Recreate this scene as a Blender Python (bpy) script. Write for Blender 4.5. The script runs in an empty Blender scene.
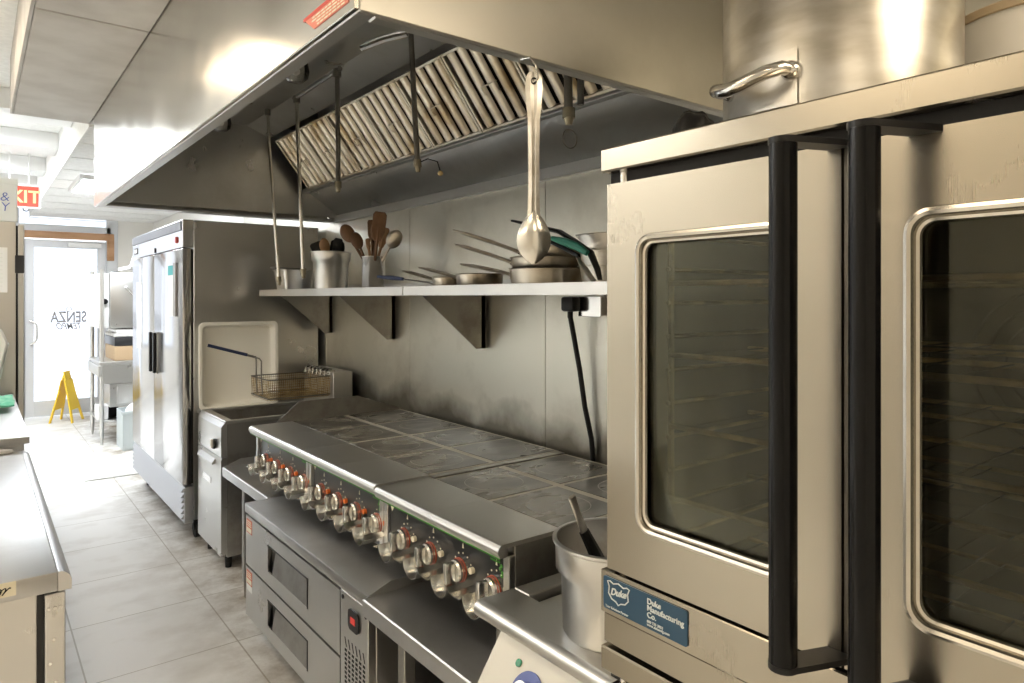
import bpy, bmesh, math, random
from mathutils import Vector, Matrix
random.seed(7)
C = bpy.context.scene.collection
SC = bpy.context.scene

# ------------------------------------------------------------------ materials
def _nt(name):
    m = bpy.data.materials.new(name); m.use_nodes = True
    nt = m.node_tree; b = nt.nodes['Principled BSDF']
    return m, nt, b

def plain(name, col, rough=.5, metal=0., emit=None, estr=0., spec=.5, coat=0.):
    m, nt, b = _nt(name)
    b.inputs['Base Color'].default_value = (*col, 1)
    b.inputs['Roughness'].default_value = rough
    b.inputs['Metallic'].default_value = metal
    b.inputs['Specular IOR Level'].default_value = spec
    b.inputs['Coat Weight'].default_value = coat
    if emit:
        b.inputs['Emission Color'].default_value = (*emit, 1)
        b.inputs['Emission Strength'].default_value = estr
    return m

def steel(name, col=(.60, .595, .58), rough=.30, grain='z', var=.04, dirt=0., dirtcol=(.10, .07, .04), dscale=6., aniso=0.):
    """brushed stainless steel: grain stretched along one axis, optional grease stains"""
    m, nt, b = _nt(name); N = nt.nodes; L = nt.links
    tc = N.new('ShaderNodeTexCoord'); mp = N.new('ShaderNodeMapping')
    s = {'x': (9, 900, 900), 'y': (900, 9, 900), 'z': (900, 900, 9)}[grain]
    mp.inputs['Scale'].default_value = s
    L.new(tc.outputs['Object'], mp.inputs['Vector'])
    n = N.new('ShaderNodeTexNoise'); n.inputs['Scale'].default_value = 1.; n.inputs['Detail'].default_value = 3
    L.new(mp.outputs['Vector'], n.inputs['Vector'])
    n2 = N.new('ShaderNodeTexNoise'); n2.inputs['Scale'].default_value = 3.5; n2.inputs['Detail'].default_value = 5
    L.new(tc.outputs['Object'], n2.inputs['Vector'])
    ad = N.new('ShaderNodeMath'); ad.operation = 'ADD'
    mq = N.new('ShaderNodeMath'); mq.operation = 'MULTIPLY'; mq.inputs[1].default_value = .08; L.new(n.outputs['Fac'], mq.inputs[0])
    L.new(mq.outputs[0], ad.inputs[0]); L.new(n2.outputs['Fac'], ad.inputs[1])
    mr = N.new('ShaderNodeMapRange'); mr.inputs['From Min'].default_value = .32; mr.inputs['From Max'].default_value = .76
    mr.inputs['To Min'].default_value = rough - var; mr.inputs['To Max'].default_value = rough + var
    L.new(ad.outputs[0], mr.inputs['Value']); L.new(mr.outputs[0], b.inputs['Roughness'])
    b.inputs['Metallic'].default_value = 1
    cr = N.new('ShaderNodeMix'); cr.data_type = 'RGBA'
    cr.inputs['A'].default_value = (*[c * .992 for c in col], 1); cr.inputs['B'].default_value = (*[min(1, c * 1.008) for c in col], 1)
    L.new(n.outputs['Fac'], cr.inputs['Factor'])
    out = cr.outputs['Result']
    if dirt > 0:
        n3 = N.new('ShaderNodeTexNoise'); n3.inputs['Scale'].default_value = dscale; n3.inputs['Detail'].default_value = 6
        n3.inputs['Roughness'].default_value = .65
        L.new(tc.outputs['Object'], n3.inputs['Vector'])
        m3 = N.new('ShaderNodeMapRange'); m3.inputs['From Min'].default_value = .48; m3.inputs['From Max'].default_value = .72
        m3.inputs['To Max'].default_value = dirt
        L.new(n3.outputs['Fac'], m3.inputs['Value'])
        dm = N.new('ShaderNodeMix'); dm.data_type = 'RGBA'; dm.inputs['B'].default_value = (*dirtcol, 1)
        L.new(m3.outputs[0], dm.inputs['Factor']); L.new(out, dm.inputs['A']); out = dm.outputs['Result']
        sb = N.new('ShaderNodeMath'); sb.operation = 'SUBTRACT'; sb.inputs[0].default_value = 1.
        ml = N.new('ShaderNodeMath'); ml.operation = 'MULTIPLY'; ml.inputs[1].default_value = .6
        L.new(m3.outputs[0], ml.inputs[0]); L.new(ml.outputs[0], sb.inputs[1]); L.new(sb.outputs[0], b.inputs['Metallic'])
    L.new(out, b.inputs['Base Color'])
    b.inputs['Anisotropic'].default_value = aniso
    tg = N.new('ShaderNodeTangent'); tg.direction_type = 'RADIAL'; tg.axis = {'x': 'X', 'y': 'Y', 'z': 'Z'}[grain]
    L.new(tg.outputs[0], b.inputs['Tangent'])
    return m

def noisy(name, c1, c2, scale=8., rough=.6, metal=0., lo=.4, hi=.62, stretch=(1, 1, 1), bump=0.):
    m, nt, b = _nt(name); N = nt.nodes; L = nt.links
    tc = N.new('ShaderNodeTexCoord'); mp = N.new('ShaderNodeMapping'); mp.inputs['Scale'].default_value = stretch
    L.new(tc.outputs['Object'], mp.inputs['Vector'])
    n = N.new('ShaderNodeTexNoise'); n.inputs['Scale'].default_value = scale; n.inputs['Detail'].default_value = 6
    L.new(mp.outputs[0], n.inputs['Vector'])
    mr = N.new('ShaderNodeMapRange'); mr.inputs['From Min'].default_value = lo; mr.inputs['From Max'].default_value = hi
    L.new(n.outputs['Fac'], mr.inputs['Value'])
    mx = N.new('ShaderNodeMix'); mx.data_type = 'RGBA'
    mx.inputs['A'].default_value = (*c1, 1); mx.inputs['B'].default_value = (*c2, 1)
    L.new(mr.outputs[0], mx.inputs['Factor']); L.new(mx.outputs['Result'], b.inputs['Base Color'])
    b.inputs['Roughness'].default_value = rough; b.inputs['Metallic'].default_value = metal
    if bump:
        bp = N.new('ShaderNodeBump'); bp.inputs['Strength'].default_value = bump; bp.inputs['Distance'].default_value = .01
        L.new(n.outputs['Fac'], bp.inputs['Height']); L.new(bp.outputs[0], b.inputs['Normal'])
    return m

def glassy(name, tint=(1, 1, 1), refl=.1, rough=.02):
    """thin pane: see-through with a fresnel reflection"""
    m = bpy.data.materials.new(name); m.use_nodes = True
    nt = m.node_tree; N = nt.nodes; L = nt.links
    N.remove(N['Principled BSDF'])
    tr = N.new('ShaderNodeBsdfTransparent'); tr.inputs[0].default_value = (*tint, 1)
    gl = N.new('ShaderNodeBsdfGlossy'); gl.inputs['Roughness'].default_value = rough
    fr = N.new('ShaderNodeFresnel'); fr.inputs['IOR'].default_value = 1.5
    ad = N.new('ShaderNodeMath'); ad.operation = 'ADD'; ad.inputs[1].default_value = refl; ad.use_clamp = True
    L.new(fr.outputs[0], ad.inputs[0])
    mx = N.new('ShaderNodeMixShader')
    L.new(ad.outputs[0], mx.inputs[0]); L.new(tr.outputs[0], mx.inputs[1]); L.new(gl.outputs[0], mx.inputs[2])
    L.new(mx.outputs[0], N['Material Output'].inputs['Surface'])
    return m

def oven_glass(name):
    """dark greasy oven window: tinted see-through, glossy, streaked with a film of grease"""
    m = bpy.data.materials.new(name); m.use_nodes = True
    nt = m.node_tree; N = nt.nodes; L = nt.links
    N.remove(N['Principled BSDF'])
    tr = N.new('ShaderNodeBsdfTransparent'); tr.inputs[0].default_value = (.62, .60, .52, 1)
    gl = N.new('ShaderNodeBsdfGlossy'); gl.inputs['Roughness'].default_value = .05; gl.inputs['Color'].default_value = (.55, .56, .48, 1)
    fr = N.new('ShaderNodeFresnel'); fr.inputs['IOR'].default_value = 1.5
    ad = N.new('ShaderNodeMath'); ad.operation = 'ADD'; ad.inputs[1].default_value = .01
    L.new(fr.outputs[0], ad.inputs[0])
    mx = N.new('ShaderNodeMixShader')
    L.new(ad.outputs[0], mx.inputs[0]); L.new(tr.outputs[0], mx.inputs[1]); L.new(gl.outputs[0], mx.inputs[2])
    df = N.new('ShaderNodeBsdfDiffuse'); df.inputs[0].default_value = (.24, .235, .18, 1)
    tc = N.new('ShaderNodeTexCoord'); mp = N.new('ShaderNodeMapping'); mp.inputs['Scale'].default_value = (9, 9, 2.2)
    n = N.new('ShaderNodeTexNoise'); n.inputs['Scale'].default_value = 2.; n.inputs['Detail'].default_value = 5
    L.new(tc.outputs['Object'], mp.inputs[0]); L.new(mp.outputs[0], n.inputs['Vector'])
    mr = N.new('ShaderNodeMapRange'); mr.inputs['From Min'].default_value = .42; mr.inputs['From Max'].default_value = .8
    mr.inputs['To Min'].default_value = .0; mr.inputs['To Max'].default_value = .10
    L.new(n.outputs['Fac'], mr.inputs[0])
    m2 = N.new('ShaderNodeMixShader'); L.new(mr.outputs[0], m2.inputs[0]); L.new(mx.outputs[0], m2.inputs[1]); L.new(df.outputs[0], m2.inputs[2])
    L.new(m2.outputs[0], N['Material Output'].inputs['Surface'])
    return m

def tile_floor():
    m, nt, b = _nt('floor_tile'); N = nt.nodes; L = nt.links
    tc = N.new('ShaderNodeTexCoord'); mp = N.new('ShaderNodeMapping')
    mp.inputs['Location'].default_value = (.24, .30, 0)
    L.new(tc.outputs['Object'], mp.inputs[0])
    br = N.new('ShaderNodeTexBrick'); br.offset = 0.; br.inputs['Scale'].default_value = 1.
    br.inputs['Brick Width'].default_value = .6; br.inputs['Row Height'].default_value = .6
    br.inputs['Mortar Size'].default_value = .0035; br.inputs['Mortar Smooth'].default_value = .1
    br.inputs['Color1'].default_value = (.80, .79, .765, 1); br.inputs['Color2'].default_value = (.84, .83, .805, 1)
    br.inputs['Mortar'].default_value = (.47, .44, .39, 1)
    L.new(mp.outputs[0], br.inputs['Vector'])
    n = N.new('ShaderNodeTexNoise'); n.inputs['Scale'].default_value = 3.; n.inputs['Detail'].default_value = 7
    mp2 = N.new('ShaderNodeMapping'); mp2.inputs['Scale'].default_value = (1.1, 1.5, 1)
    L.new(tc.outputs['Object'], mp2.inputs[0]); L.new(mp2.outputs[0], n.inputs['Vector'])
    mr = N.new('ShaderNodeMapRange'); mr.inputs['From Min'].default_value = .5; mr.inputs['From Max'].default_value = .72; mr.inputs['To Max'].default_value = .35
    L.new(n.outputs['Fac'], mr.inputs[0])
    mx = N.new('ShaderNodeMix'); mx.data_type = 'RGBA'; mx.inputs['B'].default_value = (.34, .29, .22, 1)
    L.new(mr.outputs[0], mx.inputs['Factor']); L.new(br.outputs['Color'], mx.inputs['A'])
    # trodden-in grease along the cooking line: brown stains, patchy
    sp = N.new('ShaderNodeSeparateXYZ'); L.new(tc.outputs['Object'], sp.inputs[0])
    mg = N.new('ShaderNodeMapRange'); mg.inputs['From Min'].default_value = .72; mg.inputs['From Max'].default_value = 1.25
    L.new(sp.outputs['X'], mg.inputs[0])
    n2 = N.new('ShaderNodeTexNoise'); n2.inputs['Scale'].default_value = 5.; n2.inputs['Detail'].default_value = 7; n2.inputs['Roughness'].default_value = .7
    L.new(tc.outputs['Object'], n2.inputs['Vector'])
    m2 = N.new('ShaderNodeMapRange'); m2.inputs['From Min'].default_value = .38; m2.inputs['From Max'].default_value = .66
    L.new(n2.outputs['Fac'], m2.inputs[0])
    mu = N.new('ShaderNodeMath'); mu.operation = 'MULTIPLY'; L.new(mg.outputs[0], mu.inputs[0]); L.new(m2.outputs[0], mu.inputs[1])
    mx2 = N.new('ShaderNodeMix'); mx2.data_type = 'RGBA'; mx2.inputs['B'].default_value = (.22, .16, .09, 1)
    L.new(mu.outputs[0], mx2.inputs['Factor']); L.new(mx.outputs['Result'], mx2.inputs['A'])
    L.new(mx2.outputs['Result'], b.inputs['Base Color'])
    b.inputs['Roughness'].default_value = .42
    return m

def range_glass():
    """dark ceramic hob glass with scuffs"""
    m, nt, b = _nt('hob_glass'); N = nt.nodes; L = nt.links
    tc = N.new('ShaderNodeTexCoord'); mp = N.new('ShaderNodeMapping'); mp.inputs['Scale'].default_value = (3, 8, 1)
    L.new(tc.outputs['Object'], mp.inputs[0])
    n = N.new('ShaderNodeTexNoise'); n.inputs['Scale'].default_value = 1.5; n.inputs['Detail'].default_value = 6
    L.new(mp.outputs[0], n.inputs['Vector'])
    cr = N.new('ShaderNodeMapRange'); cr.inputs['From Min'].default_value = .42; cr.inputs['From Max'].default_value = .66
    L.new(n.outputs['Fac'], cr.inputs[0])
    mx = N.new('ShaderNodeMix'); mx.data_type = 'RGBA'; mx.inputs['A'].default_value = (.115, .105, .085, 1); mx.inputs['B'].default_value = (.03, .026, .022, 1)
    L.new(cr.outputs[0], mx.inputs['Factor']); L.new(mx.outputs['Result'], b.inputs['Base Color'])
    r = N.new('ShaderNodeMapRange'); r.inputs['To Min'].default_value = .2; r.inputs['To Max'].default_value = .36
    L.new(n.outputs['Fac'], r.inputs[0]); L.new(r.outputs[0], b.inputs['Roughness'])
    return m

M = {}
M['steel'] = steel('steel_brushed', grain='z')
M['steel_h'] = steel('steel_brushed_level', rough=.36, grain='y')
M['steel_x'] = steel('steel_brushed_cross', grain='x')
M['steel_dark'] = steel('steel_dull', col=(.40, .39, .37), rough=.38, grain='z', dirt=.5)
M['steel_hood'] = steel('steel_hood', col=(.66, .645, .60), rough=.40, grain='z', dirt=.12, dscale=2.5)
M['steel_hood_front'] = steel('steel_hood_front', col=(.66, .645, .60), rough=.20, var=.07, dirt=.10, dscale=2.)
M['steel_inner'] = steel('steel_hood_inside', col=(.54, .545, .54), rough=.30, grain='z', dirt=.2, dscale=3.)
M['cpanel'] = plain('pale_panel', (.60, .585, .53), .4)
M['steel_wall'] = steel('steel_wall', col=(.60, .585, .52), rough=.38, grain='z', dirt=.30, dirtcol=(.16, .13, .08), dscale=2.2)
M['steel_oven'] = steel('steel_oven', col=(.37, .335, .275), rough=.25, grain='z')
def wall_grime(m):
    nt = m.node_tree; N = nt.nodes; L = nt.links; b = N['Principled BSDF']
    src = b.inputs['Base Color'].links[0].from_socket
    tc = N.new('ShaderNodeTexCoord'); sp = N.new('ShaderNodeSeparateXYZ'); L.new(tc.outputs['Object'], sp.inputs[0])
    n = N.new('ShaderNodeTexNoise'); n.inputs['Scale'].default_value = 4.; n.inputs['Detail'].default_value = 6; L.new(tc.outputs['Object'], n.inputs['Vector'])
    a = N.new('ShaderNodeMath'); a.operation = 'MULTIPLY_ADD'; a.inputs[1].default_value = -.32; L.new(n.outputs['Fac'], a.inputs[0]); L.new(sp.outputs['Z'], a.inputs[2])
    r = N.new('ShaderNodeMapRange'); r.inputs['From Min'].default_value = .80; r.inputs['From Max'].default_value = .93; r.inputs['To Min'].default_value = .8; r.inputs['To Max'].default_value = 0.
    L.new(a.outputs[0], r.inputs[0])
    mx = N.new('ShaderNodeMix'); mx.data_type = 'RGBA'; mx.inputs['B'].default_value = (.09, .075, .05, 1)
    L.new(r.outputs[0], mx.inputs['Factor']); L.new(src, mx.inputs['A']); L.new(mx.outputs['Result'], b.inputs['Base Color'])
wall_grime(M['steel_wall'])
M['steel_top'] = steel('steel_worktop', col=(.62, .62, .62), rough=.36, grain='y', dirt=.18, dscale=4.)
M['steel_deck'] = steel('steel_range_deck', col=(.64, .635, .62), rough=.38, grain='y')
M['steel_fridge'] = steel('steel_fridge', col=(.55, .55, .56), rough=.15, grain='z')
M['chrome'] = plain('polished_metal', (.72, .71, .69), .16, 1.)
M['alu'] = noisy('worn_aluminium', (.66, .64, .60), (.46, .43, .37), 6., .34, 1., .42, .68, (1, 1, 3))
M['filter'] = noisy('greasy_filter_metal', (.62, .58, .50), (.33, .24, .12), 5., .38, 1., .46, .72, (1, 1, 1))
M['filter_dark'] = plain('filter_gap', (.02, .018, .016), .6, .3)
M['black'] = plain('black_plastic', (.007, .007, .0075), .35, spec=.3)
M['handle'] = plain('black_handle_sleeve', (.004, .004, .0045), .22, spec=.2)
M['rubber'] = plain('rubber', (.015, .015, .015), .7)
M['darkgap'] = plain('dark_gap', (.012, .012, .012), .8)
M['panel'] = plain('control_panel_black', (.018, .019, .022), .30)
M['hob'] = range_glass()
M['hobline'] = plain('hob_joint_metal', (.50, .47, .40), .55, .2)
M['ring'] = plain('hob_ring_print', (.34, .33, .29), .3)
M['orange'] = plain('orange_ring', (.30, .045, .015), .4)
M['lampor'] = plain('orange_lamp', (.72, .16, .03), .3)
M['satin'] = plain('satin_metal', (.74, .725, .68), .24, 1.)
M['rackdark'] = plain('burnt_wire', (.06, .045, .025), .6, .5)
M['tan'] = plain('tan_lid', (.50, .40, .27), .6)
M['grimybrass'] = plain('grimy_brass', (.30, .27, .20), .45, .8)
M['green'] = plain('green_print', (.045, .22, .02), .5)
M['cream'] = plain('cream_print', (.75, .70, .55), .5)
M['cavity'] = noisy('oven_enamel', (.030, .027, .019), (.07, .05, .025), 5., .45, .3)
M['rack'] = noisy('oven_rack_wire', (.50, .38, .19), (.22, .14, .06), 20., .4, .9)
M['ovenglass'] = oven_glass('oven_window_glass')
M['winframe'] = plain('window_bezel', (.66, .63, .57), .24, 1.)
M['blue'] = plain('nameplate_blue', (.012, .055, .105), .35)
M['platetext'] = plain('nameplate_print', (.62, .66, .66), .5)
M['paint_wall'] = plain('wall_paint', (.80, .78, .74), .7)
M['white'] = plain('white_plastic', (.80, .79, .76), .45)
M['ivory'] = plain('ivory_plastic', (.93, .91, .83), .5)
M['paper'] = plain('paper', (.85, .86, .86), .8)
M['ceil'] = noisy('ceiling_tile', (.84, .84, .82), (.78, .78, .76), 30., .85)
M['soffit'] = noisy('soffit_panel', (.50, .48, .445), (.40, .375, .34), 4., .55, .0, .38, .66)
M['white_metal'] = plain('white_painted_metal', (.78, .78, .77), .5)
M['floor'] = tile_floor()
M['lamp_warm'] = plain('lamp_diffuser_warm', (.9, .85, .75), .6, emit=(1., .83, .60), estr=9.)
M['fill_mid'] = plain('fill_diffuser_neutral', (.9, .88, .84), .6, emit=(1., .97, .91), estr=19.)  # glow of the added fill panels on the left
M['lamp_cool'] = plain('lamp_diffuser_cool', (.9, .9, .9), .6, emit=(.90, .95, 1.), estr=24.)
M['pane'] = glassy('clear_pane', (.97, .98, 1), .0)
M['globe'] = glassy('lamp_globe', (.92, .92, .9), .12)
M['alu_frame'] = plain('door_aluminium', (.62, .63, .65), .4, .6)
M['wood'] = noisy('wood', (.19, .095, .042), (.10, .048, .02), 14., .55, 0., .35, .65, (1, 1, .15))
M['wood_trim'] = noisy('door_header_wood', (.50, .29, .16), (.36, .19, .09), 10., .55, 0., .35, .65, (.2, 1, 1))
M['wood_light'] = noisy('light_wood', (.36, .21, .105), (.25, .135, .06), 14., .55, 0., .35, .65, (1, 1, .15))
M['etch'] = plain('door_lettering', (.24, .24, .26), .6)
M['exit_red'] = plain('exit_face', (.55, .05, .03), .5, emit=(1., .10, .06), estr=.35)
M['exit_text'] = plain('exit_letters', (.9, .5, .2), .5, emit=(1., .45, .25), estr=.6)
M['yellow'] = plain('yellow_plastic', (.86, .58, .03), .45)
M['red'] = plain('red_print', (.50, .05, .03), .5)
M['orangeprint'] = plain('orange_red_print', (.62, .20, .14), .6)
M['bluepen'] = plain('blue_pen', (.10, .16, .50), .6)
M['carton'] = plain('white_carton', (.78, .80, .78), .75)
M['teal'] = plain('teal_print', (.03, .36, .38), .5)
M['towel'] = noisy('green_cloth', (.14, .52, .36), (.28, .64, .48), 25., .9)
M['bluegrip'] = plain('blue_silicone', (.012, .025, .08), .45)
M['teal_grip'] = plain('green_silicone', (.02, .16, .12), .40)
M['display'] = plain('red_display', (.05, .0, .0), .3, emit=(1., .05, .03), estr=.45)
M['dialblue'] = plain('blue_dial', (.05, .08, .30), .35)
M['dialgreen'] = plain('green_lens', (.01, .20, .09), .25)
M['panpan'] = noisy('used_pan_steel', (.56, .52, .45), (.34, .28, .20), 6., .34, 1.)
M['brass'] = plain('brass', (.60, .46, .24), .35, 1.)
M['greybin'] = plain('translucent_bin', (.50, .55, .56), .35)
M['cardboard'] = plain('cardboard', (.42, .30, .18), .8)
M['mat'] = noisy('grey_mat', (.66, .65, .63), (.52, .51, .49), 12., .9)
M['pipe'] = plain('grimy_pipe', (.22, .21, .19), .42, .9)
M['louver'] = plain('louver_silver', (.50, .51, .54), .35, .9)

# ------------------------------------------------------------------ mesh builder
class MB:
    def __init__(s): s.bm = bmesh.new()
    def _merge(s, b, mat=None):
        if mat is not None: b.transform(mat)
        me = bpy.data.meshes.new('t'); b.to_mesh(me); b.free()
        s.bm.from_mesh(me); bpy.data.meshes.remove(me)
    def box(s, x0, x1, y0, y1, z0, z1, bev=.002, seg=1, mat=None):
        b = bmesh.new(); bmesh.ops.create_cube(b, size=1)
        sx, sy, sz = abs(x1 - x0), abs(y1 - y0), abs(z1 - z0)
        for v in b.verts: v.co = Vector(((x0 + x1) / 2 + v.co.x * sx, (y0 + y1) / 2 + v.co.y * sy, (z0 + z1) / 2 + v.co.z * sz))
        bev = min(bev, .45 * min(sx, sy, sz))
        if bev > 0: bmesh.ops.bevel(b, geom=list(b.edges), offset=bev, segments=seg, affect='EDGES', profile=.5)
        s._merge(b, mat); return s
    def cyl(s, p0, p1, r, r2=None, seg=20, caps=True):
        p0, p1 = Vector(p0), Vector(p1); d = p1 - p0
        b = bmesh.new(); bmesh.ops.create_cone(b, cap_ends=caps, segments=seg, radius1=r, radius2=r if r2 is None else r2, depth=d.length)
        s._merge(b, Matrix.Translation((p0 + p1) / 2) @ d.to_track_quat('Z', 'Y').to_matrix().to_4x4()); return s
    def tube(s, pts, r, seg=8, closed=False, caps=True, flat=1.):
        """swept tube; r number or list; flat squashes the section along its local second axis"""
        pts = [Vector(p) for p in pts]; n = len(pts)
        rs = r if isinstance(r, (list, tuple)) else [r] * n
        b = bmesh.new(); rings = []; up = None
        for i, p in enumerate(pts):
            if closed: t = (pts[(i + 1) % n] - pts[i - 1])
            else: t = (pts[min(i + 1, n - 1)] - pts[max(i - 1, 0)])
            t.normalize()
            if up is None:
                up = Vector((0, 0, 1)) if abs(t.z) < .9 else Vector((0, 1, 0))
            a = t.cross(up); a.normalize(); c = a.cross(t); c.normalize(); up = c
            rings.append([b.verts.new(p + a * (rs[i] * math.cos(2 * math.pi * k / seg)) + c * (rs[i] * flat * math.sin(2 * math.pi * k / seg))) for k in range(seg)])
        m = n if closed else n - 1
        for i in range(m):
            A, B = rings[i], rings[(i + 1) % n]
            for k in range(seg): b.faces.new((A[k], A[(k + 1) % seg], B[(k + 1) % seg], B[k]))
        if caps and not closed: b.faces.new(rings[0][::-1]); b.faces.new(rings[-1])
        s._merge(b); return s
    def lathe(s, prof, center=(0, 0, 0), seg=40, mat=None, cap0=False, cap1=False):
        """prof: list of (r,z) about Z"""
        b = bmesh.new(); rings = []
        for r, z in prof:
            if r < 1e-6: rings.append([b.verts.new((0, 0, z))])
            else: rings.append([b.verts.new((r * math.cos(2 * math.pi * k / seg), r * math.sin(2 * math.pi * k / seg), z)) for k in range(seg)])
        for A, B in zip(rings, rings[1:]):
            for k in range(seg):
                k2 = (k + 1) % seg
                if len(A) == 1 and len(B) == 1: continue
                if len(A) == 1: b.faces.new((A[0], B[k2], B[k]))
                elif len(B) == 1: b.faces.new((A[k], A[k2], B[0]))
                else: b.faces.new((A[k], A[k2], B[k2], B[k]))
        if cap0 and len(rings[0]) > 1: b.faces.new(rings[0][::-1])
        if cap1 and len(rings[-1]) > 1: b.faces.new(rings[-1])
        T = Matrix.Translation(Vector(center)) @ (mat if mat is not None else Matrix())
        s._merge(b, T); return s
    def prism(s, poly, axis, d0, d1, bev=0.):
        """poly in the plane normal to axis ('x': (y,z), 'y': (x,z), 'z': (x,y)) extruded d0..d1"""
        def P(a, c, d): return {'x': (d, a, c), 'y': (a, d, c), 'z': (a, c, d)}[axis]
        b = bmesh.new()
        A = [b.verts.new(P(a, c, d0)) for a, c in poly]; B = [b.verts.new(P(a, c, d1)) for a, c in poly]
        b.faces.new(A); b.faces.new(B[::-1]); n = len(poly)
        for i in range(n): b.faces.new((A[i], B[i], B[(i + 1) % n], A[(i + 1) % n]))
        bmesh.ops.recalc_face_normals(b, faces=list(b.faces))
        if bev: bmesh.ops.bevel(b, geom=list(b.edges), offset=bev, segments=1, affect='EDGES')
        s._merge(b); return s
    def ribbon(s, path, axis, d0, d1, th=.002):
        """a bent sheet: 2D open path thickened, extruded"""
        n = len(path); L, R = [], []
        for i in range(n):
            a = path[max(i - 1, 0)]; c = path[min(i + 1, n - 1)]
            t = Vector((c[0] - a[0], c[1] - a[1])); t.normalize(); nx, ny = -t.y * th / 2, t.x * th / 2
            L.append((path[i][0] + nx, path[i][1] + ny)); R.append((path[i][0] - nx, path[i][1] - ny))
        def P(a, c, d): return {'x': (d, a, c), 'y': (a, d, c), 'z': (a, c, d)}[axis]
        b = bmesh.new()
        V = [[b.verts.new(P(*q, d)) for q in lst] for d in (d0, d1) for lst in (L, R)]
        L0, R0, L1, R1 = V
        for i in range(n - 1):
            b.faces.new((L0[i], L0[i + 1], L1[i + 1], L1[i])); b.faces.new((R0[i], R1[i], R1[i + 1], R0[i + 1]))
            b.faces.new((L0[i], R0[i], R0[i + 1], L0[i + 1])); b.faces.new((L1[i], L1[i + 1], R1[i + 1], R1[i]))
        for i in (0, n - 1): b.faces.new((L0[i], L1[i], R1[i], R0[i]))
        bmesh.ops.recalc_face_normals(b, faces=list(b.faces))
        s._merge(b); return s
    def torus(s, c, R, r, mat=None, seg=32, rs=8):
        b = bmesh.new(); ring = []
        for i in range(seg):
            a = 2 * math.pi * i / seg
            ring.append([b.verts.new(((R + r * math.cos(2 * math.pi * k / rs)) * math.cos(a), (R + r * math.cos(2 * math.pi * k / rs)) * math.sin(a), r * math.sin(2 * math.pi * k / rs))) for k in range(rs)])
        for i in range(seg):
            for k in range(rs):
                b.faces.new((ring[i][k], ring[(i + 1) % seg][k], ring[(i + 1) % seg][(k + 1) % rs], ring[i][(k + 1) % rs]))
        s._merge(b, Matrix.Translation(Vector(c)) @ (mat if mat is not None else Matrix())); return s
    def sphere(s, c, r, sc=(1, 1, 1), mat=None, u=20, v=12):
        b = bmesh.new(); bmesh.ops.create_uvsphere(b, u_segments=u, v_segments=v, radius=r)
        for q in b.verts: q.co = Vector((q.co.x * sc[0], q.co.y * sc[1], q.co.z * sc[2]))
        s._merge(b, Matrix.Translation(Vector(c)) @ (mat if mat is not None else Matrix())); return s
    def xf(s, mat): s.bm.transform(mat); return s

def rrect(x0, x1, y0, y1, r, n=6):
    pts = []
    for cx, cy, a0 in ((x1 - r, y1 - r, 0), (x0 + r, y1 - r, 90), (x0 + r, y0 + r, 180), (x1 - r, y0 + r, 270)):
        for k in range(n + 1):
            a = math.radians(a0 + 90 * k / n); pts.append((cx + r * math.cos(a), cy + r * math.sin(a)))
    return pts

WL = {}          # base position of every thing's root
def _finish(name, mb, mat, ang, off):
    bm = mb.bm
    bmesh.ops.translate(bm, verts=list(bm.verts), vec=-Vector(off))
    for f in bm.faces: f.smooth = True
    for e in bm.edges:
        if len(e.link_faces) == 2:
            try:
                if e.calc_face_angle() > ang: e.smooth = False
            except ValueError: pass
    me = bpy.data.meshes.new(name); bm.to_mesh(me); bm.free()
    for mm in (mat if isinstance(mat, (list, tuple)) else [mat]): me.materials.append(mm)
    o = bpy.data.objects.new(name, me); C.objects.link(o)
    return o

def thing(name, label, cat, loc, group=None):
    o = bpy.data.objects.new(name, None); o.empty_display_size = .05; C.objects.link(o)
    o.location = loc; o['label'] = label; o['category'] = cat
    if group: o['group'] = group
    WL[o.name] = Vector(loc); return o

def part(name, mb, mat, parent, ang=.6, label=None):
    """mb in scene coordinates; child of a thing or of a part"""
    off = WL[parent.name]
    o = _finish(name, mb, mat, ang, off)
    o.parent = parent; WL[o.name] = off
    if label: o['label'] = label
    return o

def single(name, mb, mat, label, cat, group=None, ang=.6):
    xs = [v.co for v in mb.bm.verts]
    lo = Vector((min(v.x for v in xs), min(v.y for v in xs), min(v.z for v in xs))); hi = Vector((max(v.x for v in xs), max(v.y for v in xs), max(v.z for v in xs)))
    base = Vector(((lo.x + hi.x) / 2, (lo.y + hi.y) / 2, lo.z))
    o = _finish(name, mb, mat, ang, base); o.location = base
    o['label'] = label; o['category'] = cat
    if group: o['group'] = group
    WL[o.name] = base; return o

def struct(name, mb, mat, ang=.6, label=None, parent=None, cat=None):
    off = Vector((0, 0, 0)) if parent is None else WL[parent.name]
    o = _finish(name, mb, mat, ang, off); WL[o.name] = off
    if parent is None: o['kind'] = 'structure'
    else: o.parent = parent
    if label: o['label'] = label
    if cat: o['category'] = cat
    return o

def copy_thing(root, loc, label):
    r = root.copy(); C.objects.link(r); r.location = loc; r['label'] = label
    WL[r.name] = Vector(loc)
    for ch in list(root.children):
        c = ch.copy(); C.objects.link(c); c.parent = r
        for g in ch.children:
            d = g.copy(); C.objects.link(d); d.parent = c
    return r

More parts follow.
